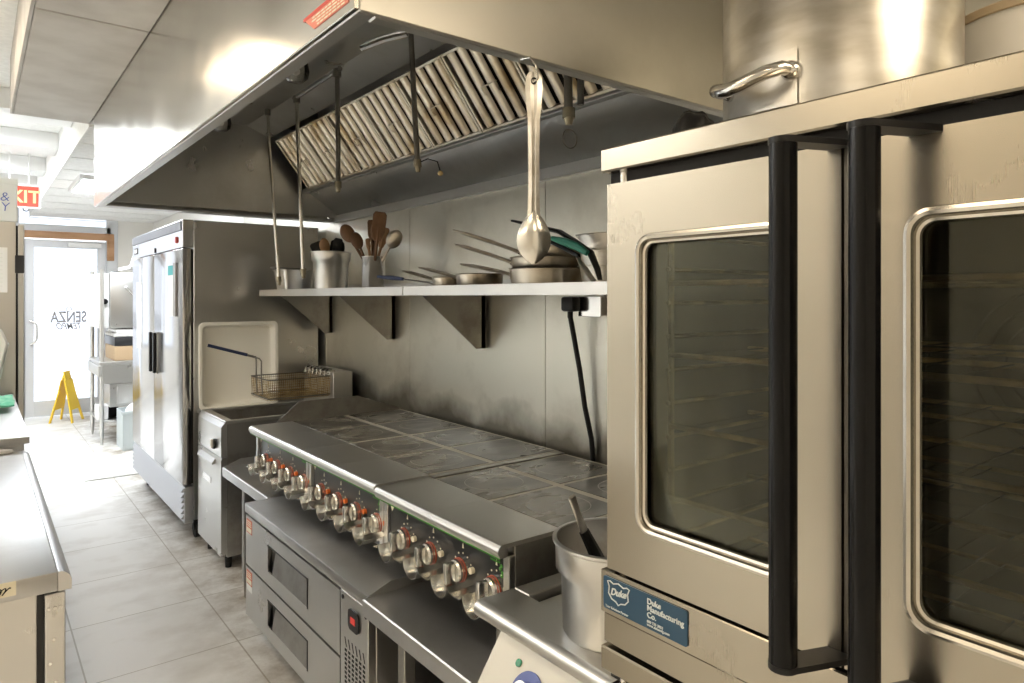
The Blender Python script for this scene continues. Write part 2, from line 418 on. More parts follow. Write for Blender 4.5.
def lettering(text, size, mat4, depth=.0006, align='LEFT', shear=0., spacing=1., bold=0.):
    cu = bpy.data.curves.new('lettering', 'FONT'); cu.body = text; cu.size = size; cu.extrude = depth; cu.align_x = align
    cu.shear = shear; cu.space_line = spacing; cu.offset = bold
    o = bpy.data.objects.new('lettering_source', cu); C.objects.link(o)
    dg = bpy.context.evaluated_depsgraph_get(); me = bpy.data.meshes.new_from_object(o.evaluated_get(dg))
    bpy.data.objects.remove(o); bpy.data.curves.remove(cu)
    mb = MB(); mb.bm.from_mesh(me); bpy.data.meshes.remove(me); mb.bm.transform(mat4); return mb

def frame4(right, up, pos):
    r = Vector(right).normalized(); u = Vector(up).normalized(); n = r.cross(u)
    m = Matrix((( r.x, u.x, n.x, pos[0]), (r.y, u.y, n.y, pos[1]), (r.z, u.z, n.z, pos[2]), (0, 0, 0, 1)))
    return m
NEGY = (0, -1, 0)     # on faces that look towards -X, text runs along -Y

# ------------------------------------------------------------------ setting
XW = 2.0              # cooking wall
YF = 10.95            # shop-front wall
ZH = 2.98             # high ceiling
ZS = 2.66             # soffit
struct('floor', MB().box(-3.0, 2.2, -2.4, YF + .2, -.08, 0, 0), M['floor'])
struct('wall_right', MB().box(XW + .012, XW + .15, -2.2, YF, 0, ZH, 0), M['paint_wall'])
struct('wall_left', MB().box(-2.75, -2.6, -2.2, YF, 0, ZH, 0), M['paint_wall'])
struct('wall_near', MB().box(-2.75, 2.15, -2.35, -2.2, 0, ZH, 0), M['paint_wall'])
# shop front: piers and sill around the glazing
DX0, DX1 = .50, 1.42
wf = MB()
wf.box(1.56, 2.15, YF, YF + .15, 0, ZH, 0)
wf.box(-2.75, -1.25, YF, YF + .15, 0, ZH, 0); wf.box(-1.25, DX0 - .12, YF, YF + .15, 0, .90, 0)
wf.box(-1.25, 1.56, YF, YF + .15, 2.92, ZH, 0)
struct('wall_far', wf, M['paint_wall'])
cl = MB(); cl.box(-2.75, 2.15, -2.35, YF + .15, ZH, ZH + .08, 0)
struct('ceiling', cl, M['ceil'])
# soffit along the hood: lower boarded strip with joints
so = MB()
for y0, y1 in ((-2.2, .0), (.01, 1.19), (1.20, 1.785), (1.79, 3.055), (3.065, 4.90)):
    so.box(.17, .548 if y1 > 1.2 else .9, y0, y1, ZS, ZS + .03, .003)
    if y1 > 4.8: so.box(.552, 2.0, 4.725, y1, ZS, ZS + .03, .003)
so.box(.155, .168, -2.2, 4.90, ZS + .002, ZH, .001)
so.box(.155, 2.0, 4.903, 4.915, ZS + .002, ZH, .001)
struct('trim_1', so, M['soffit'], label='stained soffit boards above the hood front')
struct('trim_7', MB().box(.904, 2.0, -2.2, 1.19, ZS, ZS + .03, .003), M['ceil'], label='pale ceiling above the ovens')
# lower tiled strip beyond the soffit
ct = MB()
y = 4.93
while y < YF - .1:
    ct.box(.56, 2.0, y + .012, min(y + .60, YF - .01), ZS, ZS + .02, .003)
    ct.box(.56, 2.0, y - .012, y + .01, ZS - .006, ZS + .01, .001)
    y += .61
ct.box(.546, .56, 4.93, YF - .01, ZS - .012, ZH, .002)
struct('trim_2', ct, M['ceil'])
# cross beams of the high ceiling
bmb = MB()
for y0 in (5.6, 6.9, 8.2, 9.5):
    bmb.box(-2.6, .545, y0, y0 + .35, ZH - .14, ZH - .001, .004)
struct('trim_3', bmb, M['white_metal'])
# steel cladding of the cooking wall
cd = MB()
for y0, y1 in ((-2.2, -.1), (-.097, 1.1), (1.103, 2.318), (2.321, 3.53), (3.533, 4.74), (4.743, 6.7)):
    cd.box(XW, XW + .010, y0, y1, .0, 2.62, .001)
struct('trim_4', cd, M['steel_wall'], label='stainless wall sheets behind the range')

# glazed door
d = bpy.data.objects.new('door_1', None); C.objects.link(d); d.location = ((DX0 + DX1) / 2, YF + .05, 0); d['kind'] = 'structure'
d['label'] = 'white-lit glass shop door with silver frame at the far end'
WL[d.name] = Vector(d.location)
fr = MB()
fr.box(DX0, DX0 + .10, YF + .03, YF + .08, .02, 2.36, .003); fr.box(DX1 - .10, DX1, YF + .03, YF + .08, .02, 2.36, .003)
fr.box(DX0 + .10, DX1 - .10, YF + .03, YF + .08, .02, .22, .003); fr.box(DX0 + .10, DX1 - .10, YF + .03, YF + .08, 2.26, 2.36, .003)
struct('door_frame', fr, M['alu_frame'], parent=d)
struct('glass', MB().box(DX0 + .10, DX1 - .10, YF + .052, YF + .058, .22, 2.26, 0), M['pane'], parent=d)
hd = MB().tube([(DX0 + .06, YF + .03, .98), (DX0 + .06, YF - .03, .98), (DX0 + .10, YF - .04, 1.0), (DX0 + .13, YF - .04, 1.05), (DX0 + .13, YF - .04, 1.22), (DX0 + .10, YF - .04, 1.27), (DX0 + .06, YF - .03, 1.29), (DX0 + .06, YF + .03, 1.29)], .012, 10)
struct('door_handle', hd, M['chrome'], parent=d)
struct('door_closer', MB().box(DX0 + .48, DX1 - .06, YF - .03, YF + .03, 2.27, 2.33, .005), M['white_metal'], parent=d)
tx = lettering('SENZA', .205, frame4((-1, 0, 0), (0, 0, 1), (1.195, YF + .049, 1.262)) @ Matrix.Diagonal((.66, 1, 1, 1)), bold=.004)
struct('lettering', tx, M['etch'], parent=d)
tx = lettering('TEMPO', .125, frame4((-1, 0, 0), (0, 0, 1), (1.145, YF + .049, 1.165)) @ Matrix.Diagonal((.72, 1, 1, 1)), shear=.35, bold=.0015)
struct('lettering', tx, M['etch'], parent=d)
tx = MB().box(.77, .90, YF + .047, YF + .050, 1.443, 1.449, 0); tx.box(1.08, 1.20, YF + .047, YF + .050, 1.443, 1.449, 0)
tx.torus((.99, YF + .049, 1.435), .03, .004, Matrix.Rotation(math.pi / 2, 4, 'X'))
struct('emblem', tx, M['etch'], parent=d)
# door surround
ds = MB()
ds.box(DX0 - .06, DX0 - .005, YF - .02, YF + .1, 0, 2.36, .003); ds.box(DX1 + .005, 1.56, YF - .02, YF + .1, 0, 2.92, .003)
ds.box(DX0 - .06, DX1 + .06, YF - .02, YF + .1, 2.475, 2.56, .003)
struct('trim_5', ds, M['alu_frame'])
hw = MB().box(DX0 - .08, DX1 + .09, YF - .05, YF - .021, 2.375, 2.47, .003)
hw.box(DX1 + .005, DX1 + .09, YF - .06, YF - .021, 2.10, 2.43, .003)
struct('trim_6', hw, M['wood_trim'])
# transom window above the door, tall window left of it
w2 = bpy.data.objects.new('window_2', None); C.objects.link(w2); w2.location = (.9, YF + .05, 2.56); w2['kind'] = 'structure'; WL[w2.name] = Vector(w2.location)
struct('glass', MB().box(DX0 - .12, DX1 + .01, YF + .05, YF + .056, 2.56, 2.92, 0), M['pane'], parent=w2)
tx = lettering('U T', .13, frame4((1, 0, 0), (0, 0, 1), (.47, YF + .045, 2.72)), bold=.002)
struct('lettering', tx, M['etch'], parent=w2)
struct('window_bar', MB().box(DX0 - .12, DX1 + .01, YF + .03, YF + .049, 2.64, 2.65, 0), M['white_metal'], parent=w2)
w1 = bpy.data.objects.new('window_1', None); C.objects.link(w1); w1.location = (-.4, YF + .05, .9); w1['kind'] = 'structure'; WL[w1.name] = Vector(w1.location)
wfm = MB().box(-1.25, DX0 - .12, YF + .02, YF + .1, .90, .96, .003); wfm.box(-1.25, -1.18, YF + .02, YF + .1, .96, 2.92, .003)
wfm.box(DX0 - .18, DX0 - .06, YF + .02, YF + .1, 0, 2.92, .003)
struct('window_frame', wfm, M['alu_frame'], parent=w1)
struct('glass', MB().box(-1.18, DX0 - .18, YF + .05, YF + .056, .96, 2.92, 0), M['pane'], parent=w1)

# ceiling lamps and added fill panels
def ceil_lamp(x0, x1, y0, y1, z, key, label, cat='ceiling light'):
    t = thing('ceiling_light', label, cat, ((x0 + x1) / 2, (y0 + y1) / 2, z - .05), 'ceiling light panels')
    f = MB(); w = .03
    f.box(x0, x0 + w, y0, y1, z - .045, z - .002, .003); f.box(x1 - w, x1, y0, y1, z - .045, z - .002, .003)
    f.box(x0 + w, x1 - w, y0, y0 + w, z - .045, z - .002, .003); f.box(x0 + w, x1 - w, y1 - w, y1, z - .045, z - .002, .003)
    part('frame', f, M['white_metal'], t)
    part('diffuser', MB().box(x0 + w, x1 - w, y0 + w, y1 - w, z - .032, z - .012, 0), M[key], t)
ceil_lamp(-.55, .06, -1.6, -.4, ZH, 'lamp_warm', 'warm ceiling light panel behind the viewpoint above the near aisle')
ceil_lamp(-.42, -.02, .6, 1.8, ZH, 'lamp_warm', 'warm ceiling light panel nearest to the hood corner')
ceil_lamp(.95, 1.56, -1.2, 0., ZS - .002, 'lamp_warm', 'added warm fill light panel in the soffit behind the viewpoint')  # unseen panel added to brighten the near end of the hood
ceil_lamp(-.36, -.06, 3.65, 4.55, ZH, 'lamp_warm', 'warm ceiling light panel above the near steel counter')
ceil_lamp(-.75, .1, 6.1, 6.75, ZH, 'lamp_cool', 'white ceiling light panel between the first beams past the soffit')
ceil_lamp(-.75, .1, 7.4, 8.05, ZH, 'lamp_cool', 'white ceiling light panel between the middle ceiling beams')
ceil_lamp(-.75, .1, 8.68, 9.35, ZH, 'lamp_cool', 'added white fill light panel between the last ceiling beams by the door')  # unseen panel added to brighten the far walls
ceil_lamp(.70, 1.30, 6.90, 7.90, ZS - .002, 'lamp_cool', 'small bright light panel in the low tiled ceiling before the door')

for y0, where in ((.9, 'near end'), (2.9, 'middle'), (4.6, 'far end')):  # unseen row added as soft fill for the space under the hood
    ceil_lamp(-2.2, -1.55, y0, y0 + 1.25, ZH, 'lamp_warm' if y0 < 1 else 'fill_mid', 'added unseen fill light panel over the left side of the kitchen, ' + where)

# ------------------------------------------------------------------ exhaust hood
HX0, HY0, HY1, HZ, HT = .55, 1.18, 4.72, 2.14, 2.72
HI1 = 4.52            # inside of far end
t = thing('exhaust_hood', 'long stainless exhaust hood hanging over the cooking line', 'hood', (1.3, 2.9, HZ))
part('front_panel', MB().box(HX0, HX0 + .012, HY0, HY1, HZ - .006, HT - .002, .002), M['steel_hood_front'], t)
part('end_panel', MB().box(HX0 + .013, XW - .004, HY0, HY0 + .012, HZ - .006, HT - .002, .002), M['steel_hood'], t)
part('end_panel', MB().box(HX0 + .013, XW - .004, HY1 - .012, HY1, HZ - .006, HT - .002, .002), M['steel_hood'], t)
lip = MB(); lip.box(HX0 + .0125, HX0 + .05, HY0 + .0125, HY1 - .0125, HZ - .006, HZ + .012, .003)
lip.box(HX0 + .05, XW - .004, HY0 + .0125, HY0 + .045, HZ - .006, HZ + .012, .003)
lip.box(HX0 + .05, XW - .004, HY1 - .10, HY1 - .0125, HZ - .006, HZ + .012, .003)
part('bottom_lip', lip, M['steel_h'], t)
inn = MB()
inn.box(HX0 + .013, 1.37, HY0 + .013, HY1 - .013, HT - .02, HT - .003, 0)              # inner top
inn.prism([(1.37, HT - .003), (1.37, HT - .02), (1.515, 2.64), (1.53, HT - .003)], 'y', HY0 + .013, HY1 - .013)
inn.box(HX0 + .05, XW - .004, HI1, HI1 + .01, HZ + .012, HT - .003, 0)                 # inner far end
part('inner_lining', inn, M['steel_inner'], t)
pl = MB()
pl.prism([(1.755, 2.335), (1.765, 2.318), (1.99, 2.165), (1.992, 2.19), (1.80, 2.34)], 'y', HY0 + .013, HI1 - .002)
pl.box(1.735, 1.775, HY0 + .013, HI1 - .002, 2.30, 2.325, .003)
part('rear_plenum', pl, M['steel_inner'], t)
part('rear_lip', MB().box(1.965, 1.998, HY0 + .013, HI1 - .002, 2.115, 2.165, .003), M['steel_h'], t)
# baffle filters
FA = Vector((1.53, 0, 2.615)); FB = Vector((1.75, 0, 2.328))
fd = (FB - FA); flen = fd.length; fdir = fd.normalized(); fn = Vector((fdir.z, 0, -fdir.x)).normalized()
if fn.x > 0: fn = -fn
nf = 8; fy0, fy1 = HY0 + .05, HI1 - .12; fw = (fy1 - fy0) / nf
def FP(a, y, h): p = FA + fdir * a + fn * h; return Vector((p.x, y, p.z))
def fbox(mb, a0, a1, y0, y1, h0, h1, bev=.002):
    m = Matrix(((fdir.x, 0, fn.x, FA.x), (0, 1, 0, 0), (fdir.z, 0, fn.z, FA.z), (0, 0, 0, 1)))
    b = bmesh.new(); bmesh.ops.create_cube(b, size=1)
    for v in b.verts: v.co = Vector(((a0 + a1) / 2 + v.co.x * (a1 - a0), (y0 + y1) / 2 + v.co.y * (y1 - y0), (h0 + h1) / 2 + v.co.z * (h1 - h0)))
    if bev: bmesh.ops.bevel(b, geom=list(b.edges), offset=bev, segments=1, affect='EDGES')
    mb._merge(b, m)
for i in range(nf):
    ya = fy1 - fw * (i + 1); yb = ya + fw - .006
    f = MB()
    fbox(f, 0, .012, ya, yb, 0, .03); fbox(f, flen - .012, flen, ya, yb, 0, .03)
    fbox(f, .012, flen - .012, ya, ya + .012, 0, .03); fbox(f, .012, flen - .012, yb - .012, yb, 0, .03)
    nb = 5; pw = (yb - ya - .024) / nb
    for k in range(nb):
        c = ya + .012 + pw * (k + .5)
        # half-round baffle
        pts = []
        for q in range(7):
            a = math.pi * q / 6; pts.append((c + pw * .31 * math.cos(a), .010 + .020 * math.sin(a)))
        b = bmesh.new(); R = []
        for a in (.012, flen - .012): R.append([b.verts.new(FP(a, yy, hh)) for yy, hh in pts])
        for q in range(6): b.faces.new((R[0][q], R[0][q + 1], R[1][q + 1], R[1][q]))
        bmesh.ops.recalc_face_normals(b, faces=list(b.faces)); f._merge(b)
    fo = part('baffle_filter', f, M['filter'], t)
    bk = MB(); fbox(bk, .005, flen - .005, ya + .004, yb - .004, -.012, -.002, 0)
    part('grease_backing', bk, M['filter_dark'], fo)
    hh = MB(); c = (ya + yb) / 2
    for s_ in (-1, 1):
        hh.tube([FP(flen * .50, c + s_ * pw * .6, .026), FP(flen * .50, c + s_ * pw * .6, .040), FP(flen * .60, c + s_ * pw * .6, .040), FP(flen * .60, c + s_ * pw * .6, .026)], .0032, 6)
    hh.tube([FP(flen * .50, c - pw * .6, .040), FP(flen * .50, c + pw * .6, .040)], .0032, 6)
    part('pull_handle', hh, M['filter'], fo)
tr = MB()
for k in range(26):
    y = fy0 + .06 + k * (fy1 - fy0 - .1) / 25
    tr.sphere((1.748, y, 2.312), .007, u=8, v=6)
part('trough_rivet_row', tr, M['pipe'], t)
# warning label on front
lb = part('warning_label', MB().prism([(1.365, 2.152), (1.425, 2.190), (1.20, 2.190), (1.20, 2.152)], 'x', HX0 - .0015, HX0 - .0002), M['orangeprint'], t)
lr = MB(); lr.box(HX0 - .0025, HX0 - .0016, 1.205, 1.420, 2.182, 2.189, 0)
part('label_band', lr, M['red'], lb)
lr = MB()
for r_ in range(4):
    z = 2.155 + r_ * .0065; y = 1.215
    while y < 1.345 + .009 * r_:
        w = random.uniform(.012, .032); lr.box(HX0 - .0025, HX0 - .0016, y, y + w * .8, z, z + .003, 0); y += w * .8 + .005
part('label_lines', lr, M['cream'], lb)
# globe lamp under the hood top
for LX, LY, lbl in ((1.10, 2.94, 'round glass globe lamp under the hood between label and pipes'), (1.09, 4.07, 'round glass globe lamp nearest to the hood far end')):
  gl = thing('hood_lamp', lbl, 'lamp', (LX, LY, 2.53), 'globe lamps under the hood')
  part('lamp_base', MB().cyl((LX, LY, HT - .021), (LX, LY, 2.64), .04), M['white_metal'], gl)
  part('globe', MB().lathe([(.0, -.072), (.03, -.067), (.052, -.048), (.058, -.02), (.052, .015), (.04, .035)], (LX, LY, 2.605), 24), M['globe'], gl)
  part('bulb', MB().sphere((LX, LY, 2.585), .018), M['white'], gl)

# fire-suppression drop pipes
def drop(name, pts, r, label, nozzle=True, extra=None):
    p = Vector(pts[0]); t = thing(name, label, 'pipe', (p.x, p.y, min(q[2] for q in pts)), 'fire suppression drop pipes')
    part('pipe', MB().tube(pts, r, 10), M['satin'] if pts[-1][2] < 1.9 else M['pipe'], t)
    e = Vector(pts[-1]); a = (Vector(pts[-1]) - Vector(pts[-2])).normalized()
    if nozzle:
        n = MB().cyl(e, e + a * .03, r * 1.5, seg=12); n.cyl(e + a * .03, e + a * .05, r * 1.15, r * .8, 12)
        part('nozzle', n, M['grimybrass'], t)
    m = MB().cyl((p.x, p.y, p.z - .005), (p.x, p.y, p.z + .03), r * 1.8, seg=14)
    part('ceiling_fitting', m, M['pipe'], t)
    return t
ZT = HT - .055
drop('suppression_pipe', [(1.34, 4.03, ZT), (1.345, 4.03, 2.62), (1.345, 4.03, 2.56), (1.40, 4.015, 1.72)], .009, 'long thin drop pipe nearest the hood far end, ending at the square pan')
drop('suppression_pipe', [(1.34, 3.57, ZT - .03), (1.345, 3.57, 2.50), (1.375, 3.57, 1.75)], .010, 'long drop pipe ending beside the tall steel pot of utensils')
drop('suppression_pipe', [(1.33, 3.03, ZT - .03), (1.335, 3.03, 2.3), (1.335, 3.03, 2.14)], .011, 'short drop pipe ending above the wooden spoons, in front of filters')
tp = drop('suppression_pipe', [(1.375, 2.42, ZT), (1.39, 2.42, 2.4), (1.405, 2.42, 2.155)], .011, 'thick dark drop pipe with dangling cap above the pan handles')
part('cap_cord', MB().tube([(1.405, 2.42, 2.14), (1.43, 2.38, 2.155), (1.45, 2.34, 2.14), (1.455, 2.325, 2.10)], .0025, 6), M['black'], tp)
part('cap', MB().sphere((1.455, 2.325, 2.092), .011), M['brass'], tp)
tq = drop('suppression_pipe', [(1.37, 1.50, ZT), (1.38, 1.50, 2.4), (1.385, 1.50, 2.16)], .013, 'doubled dark drop pipe right of the hanging spoon', True)
part('pipe', MB().tube([(1.41, 1.48, ZT), (1.415, 1.48, 2.35), (1.415, 1.48, 2.17)], .010, 10), M['pipe'], tq)
part('wire_loop', MB().torus((1.39, 1.50, 2.07), .028, .002, Matrix.Rotation(math.pi / 2, 4, 'X')), M['pipe'], tq)
hp = single('conduit_pipe', MB().tube([(1.34, 3.60, ZT - .005), (1.335, 3.3, ZT - .004), (1.33, 3.0, ZT - .005)], .013, 10), M['pipe'], 'level pipe joining two drop pipes under the hood top', 'pipe')
hp = single('conduit_pipe', MB().tube([(1.30, 2.70, ZT), (1.33, 2.55, ZT), (1.375, 2.44, ZT)], .016, 10), M['chrome'], 'bright short level pipe leading to the dark drop pipe', 'pipe')

# ------------------------------------------------------------------ convection ovens
OX = .90
def oven(z, label, group):
    """double-door deck oven; z is the height of its underside; top at z + .90"""
    t = thing('convection_oven', label, 'oven', (1.4, .45, z), group)
    B = MB()
    x0, x1, y0, y1 = OX + .055, XW - .06, .0, .88
    B.box(x0, x1, y0, y1, z + .0, z + .12, .003)                    # plinth
    B.box(x0, x1, y0, y1, z + .835, z + .885, .003)                  # roof
    B.box(x0, x1, y0, y0 + .04, z + .12, z + .835, .002); B.box(x0, x1, y1 - .04, y1, z + .12, z + .835, .002)
    B.box(x1 - .04, x1, y0 + .04, y1 - .04, z + .12, z + .835, 0)
    part('body', B, M['steel_oven'], t)
    part('top_cap', MB().box(OX, x1, -.012, .890, z + .862, z + .905, .003), M['steel_oven'], t)
    bd = MB(); bd.box(OX + .0, x0 - .001, 0, .889, z + .062, z + .139, .002); bd.box(OX + .006, x0 - .001, 0, .887, z + .006, z + .060, .002)
    part('front_band', bd, M['steel_oven'], t)
    cav = MB(); xa, xb = x0 + .002, x1 - .045
    cav.box(xb - .006, xb, .045, .835, z + .125, z + .83, 0)
    cav.box(xa, xb - .006, .041, .047, z + .125, z + .83, 0); cav.box(xa, xb - .006, .833, .839, z + .125, z + .83, 0)
    cav.box(xa, xb - .006, .047, .833, z + .121, z + .127, 0); cav.box(xa, xb - .006, .047, .833, z + .828, z + .834, 0)
    part('cavity_lining', cav, M['cavity'], t)
    fan = MB().cyl((xb - .012, .44, z + .48), (xb - .0065, .44, z + .48), .21, seg=40)
    for k in range(5): fan.torus((xb - .015, .44, z + .48), .04 + .035 * k, .004, Matrix.Rotation(math.pi / 2, 4, 'Y'))
    for za_, zb_ in ((z + .842, z + .8615), (z + .1395, z + .1455)): part('gap_shade', MB().box(OX + .022, x0 - .001, .004, .884, za_, zb_, 0), M['darkgap'], t)  # black strips standing in for shade in the gaps above and below doors
    part('fan_guard', fan, M['cavity'], t)
    # side rack supports and racks
    sup = MB()
    for yy in (.058, .822):
        for xx in (xa + .06, xa + .42, xa + .74):
            sup.cyl((xx, yy, z + .14), (xx, yy, z + .82), .006, seg=8)
        for zz in [z + .19 + .062 * k for k in range(10)]:
            sup.cyl((xa + .05, yy, zz), (xa + .75, yy, zz), .004, seg=6)
    part('rack_support', sup, M['rack'], t)
    for zz in (z + .128, z + .258, z + .390, z + .521, z + .652):
        r = MB()
        for xx in (xa + .05, xa + .30, xa + .55, xa + .76): r.cyl((xx, .064, zz + .008), (xx, .816, zz + .008), .005, seg=6)
        ro = part('oven_rack', r, M['rack'], t); r = MB()
        for k in range(9): yy = .10 + k * .085; r.cyl((xa + .05, yy, zz + .010), (xa + .76, yy, zz + .010), .0016, seg=5, caps=False)
        part('rack_wires', r, M['rackdark'], ro)
    # doors
    ym = .444
    for s_, ya, yb in ((1, ym + .002, .872), (-1, .016, ym - .002)):
        wy0, wy1 = (ya + .075, yb - .071) if s_ > 0 else (ya + .071, yb - .075)
        wz0, wz1 = z + .232, z + .742
        D = MB(); za, zb = z + .146, z + .838
        outer = [(ya, za), (yb, za), (yb, zb), (ya, zb)]
        # door slab with a rounded window opening: filled ring
        hole = rrect(wy0, wy1, wz0, wz1, .03, 6)
        def ring(x):
            b = []
            return b
        b = bmesh.new()
        def quadring(xf, flip):
            o4 = [b.verts.new((xf, p[0], p[1])) for p in outer]; hv = [b.verts.new((xf, p[0], p[1])) for p in hole]
            # hole order starts at (+y,+z) corner; 4 arcs of 7 points: (+,+),(-,+),(-,-),(+,-)
            oc = [o4[2], o4[3], o4[0], o4[1]]
            for q in range(4):
                arc = hv[q * 7:(q + 1) * 7]
                for k in range(6):
                    f = [oc[q], arc[k], arc[k + 1]]; b.faces.new(f)
                nxt = hv[((q + 1) * 7) % 28]
                b.faces.new([oc[q], arc[6], nxt, oc[(q + 1) % 4]])
            return o4, hv
        oA, hA = quadring(OX, False); oB, hB = quadring(OX + .05, True)
        for k in range(4): b.faces.new((oA[k], oA[(k + 1) % 4], oB[(k + 1) % 4], oB[k]))
        for k in range(28): b.faces.new((hA[k], hA[(k + 1) % 28], hB[(k + 1) % 28], hB[k]))
        bmesh.ops.recalc_face_normals(b, faces=list(b.faces))
        D._merge(b)
        dr = part('door', D, M['steel_oven'], t, ang=.5)
        # bezel
        loop = [(OX - .001, p[0], p[1]) for p in rrect(wy0 + .004, wy1 - .004, wz0 + .004, wz1 - .004, .027, 6)]
        bz = MB().tube(loop, .006, 8, closed=True)
        loop = [(OX + .006, p[0], p[1]) for p in rrect(wy0 + .012, wy1 - .012, wz0 + .012, wz1 - .012, .022, 6)]
        bz.tube(loop, .005, 8, closed=True)
        part('window_bezel', bz, M['winframe'], dr)
        gp = MB().prism(rrect(wy0 + .001, wy1 - .001, wz0 + .001, wz1 - .001, .028, 6), 'x', OX + .014, OX + .019)
        part('window_glass', gp, M['ovenglass'], dr)
        # handle: vertical bar on two flat brackets
        hy = .428 + s_ * .051
        H = MB().cyl((OX - .085, hy, za + .013), (OX - .085, hy, zb - .004), .0175, seg=28)
        hd = part('door_handle', H, M['handle'], dr)
        for hz in (za + .017, zb - .003):
            hb = MB(); pts = []
            for k in range(9):
                a = math.pi / 2 + math.pi * k / 8; pts.append((OX - .085 + (.0185) * math.cos(a), hy + .0185 * math.sin(a)))
            pts += [(OX - .0005, hy - .052), (OX - .0005, hy - .014)]
            hb.prism(pts, 'z', hz - .004, hz + .004)
            part('handle_bracket', hb, M['black'], dr)
        pin = MB().cyl((OX + .025, yb - .02 if s_ > 0 else ya + .02, zb - .004), (OX + .025, yb - .02 if s_ > 0 else ya + .02, z + .864), .009, seg=12)
        pin.cyl((OX + .025, yb - .02 if s_ > 0 else ya + .02, z + .126), (OX + .025, yb - .02 if s_ > 0 else ya + .02, za + .004), .009, seg=12)
        part('hinge_pin', pin, M['chrome'], dr)
    return t
ov = oven(.965, 'upper convection oven with double glass doors and blue nameplate', 'stacked ovens')
ov2 = oven(.06, 'lower convection oven standing under the one with the blue nameplate', 'stacked ovens')
lg = MB()
for x in (1.05, 1.85):
    for y in (.08, .80): lg.cyl((x, y, 0), (x, y, .062), .025, seg=14)
part('foot', lg, M['black'], ov2)
# nameplate
pz0, pz1 = .965 + .073, .965 + .131
NP0, NP1 = .693, .879
npl = part('nameplate', MB().prism(rrect(NP0, NP1, pz0, pz1, .004, 3), 'x', OX - .0025, OX - .0002), M['blue'], ov)
xt = OX - .0032
tx = lettering('Duke\nManufacturing\nCo.',   .0135, frame4(NEGY, (0, 0, 1), (xt, .776, pz1 - .0155)), spacing=.85, bold=.0002)
part('lettering', tx, M['platetext'], npl)
tx = lettering('800 735 3853\nwww.dukemfg.com',   .0062, frame4(NEGY, (0, 0, 1), (xt, .776, pz0 + .0105)), spacing=.85)
part('lettering', tx, M['platetext'], npl)
tx = lettering('Your Solutions Partner', .0058, frame4(NEGY, (0, 0, 1), (xt, .873, pz0 + .0035)))
part('lettering', tx, M['platetext'], npl)
yc, zc = .842, pz0 + .034
sh = [(.026, .017), (.020, .0185), (.012, .0155), (0, .0195), (-.012, .0155), (-.020, .0185), (-.026, .017), (-.022, .008), (-.0235, -.004), (-.016, -.012), (-.006, -.0145), (0, -.019), (.006, -.0145), (.016, -.012), (.0235, -.004), (.022, .008)]
part('emblem', MB().tube([(xt, yc + a, zc + b_) for a, b_ in sh], .0012, 6, closed=True), M['platetext'], npl)
tx = lettering('Duke', .017, frame4((0, -1, .12), (0, 0, 1), (xt, yc + .019, zc - .005)), shear=.3, bold=.0004)
part('lettering', tx, M['platetext'], npl)
ZO = .965 + .905      # top of the oven

# things on the oven
def stock_pot(c, r, h, label, z):
    t = thing('stock_pot', label, 'pot', (c[0], c[1], z), 'big pots on the oven')
    P = MB().lathe([(0, h), (r - .02, h), (r - .006, h - .004), (r, h - .02), (r, .012), (r + .006, .008), (r + .006, 0), (r - .004, 0), (r - .004, h - .025), (0, h - .012)], (c[0], c[1], z), 64)
    part('body', P, M['alu'], t, ang=.9)
    for a in (math.radians(168), math.radians(-12)):
        ca, sa = math.cos(a), math.sin(a)
        def Q(rad, tan, zz): return (c[0] + rad * ca - tan * sa, c[1] + rad * sa + tan * ca, z + zz)
        pl = MB(); b = bmesh.new()
        g = [[b.verts.new(Q(r + .004 + dr, tt, zz)) for tt in (-.085, -.045, 0, .045, .085)] for dr, zz in ((0, .075), (0, .175))]
        for row in g:
            for v, tt in zip(row, (-.085, -.045, 0, .045, .085)):
                rr = math.sqrt(max(0, (r + .004) ** 2 - tt * tt)) - (r + .004)
                v.co += Vector((rr * ca, rr * sa, 0))
        for k in range(4): b.faces.new((g[0][k], g[0][k + 1], g[1][k + 1], g[1][k]))
        pl._merge(b)
        hp = part('handle_plate', pl, M['alu'], t)
        H = MB().tube([Q(r - .012, -.075, .135), Q(r + .015, -.075, .137), Q(r + .042, -.060, .128), Q(r + .060, -.028, .115), Q(r + .064, 0, .112), Q(r + .060, .028, .115), Q(r + .042, .060, .128), Q(r + .015, .075, .137), Q(r - .012, .075, .135)],   .013, 12)
        for tt in (-.075, .075): H.sphere(Q(r - .008, tt, .135), .018, (1, 1, 1), u=12, v=8)
        part('handle', H, M['chrome'], hp)
    return t
stock_pot((1.37, .69), .218, .42, 'huge worn aluminium stock pot standing on top of the oven', ZO)
bt = thing('bucket', 'white round plastic bucket on the oven right of the stock pot', 'bucket', (1.70, .43, ZO))
part('body', MB().lathe([(0, 0), (.15, 0), (.156, .006), (.165, .272), (.165, .287), (.160, .287), (.150, .01), (0, .008)], (1.70, .43, ZO), 48), M['white'], bt)
part('lid', MB().lathe([(.167, .274), (.171, .276), (.171, .290), (.168, .293), (0, .293)], (1.70, .43, ZO), 48), M['tan'], bt)
b = MB().sphere((0, 0, 0), 1, (.045, .040, .043), u=24, v=16)
for v in b.bm.verts: v.co *= 1 + .12 * math.sin(v.co.x * 160) * math.sin(v.co.y * 130 + v.co.z * 90)
zmin = min(v.co.z for v in b.bm.verts); b.xf(Matrix.Translation((1.10, .835, ZO - zmin)))
single('cloth_bundle', b, M['black'], 'small black cloth bundle on the oven corner beside the stock pot', 'cloth', ang=1.2)

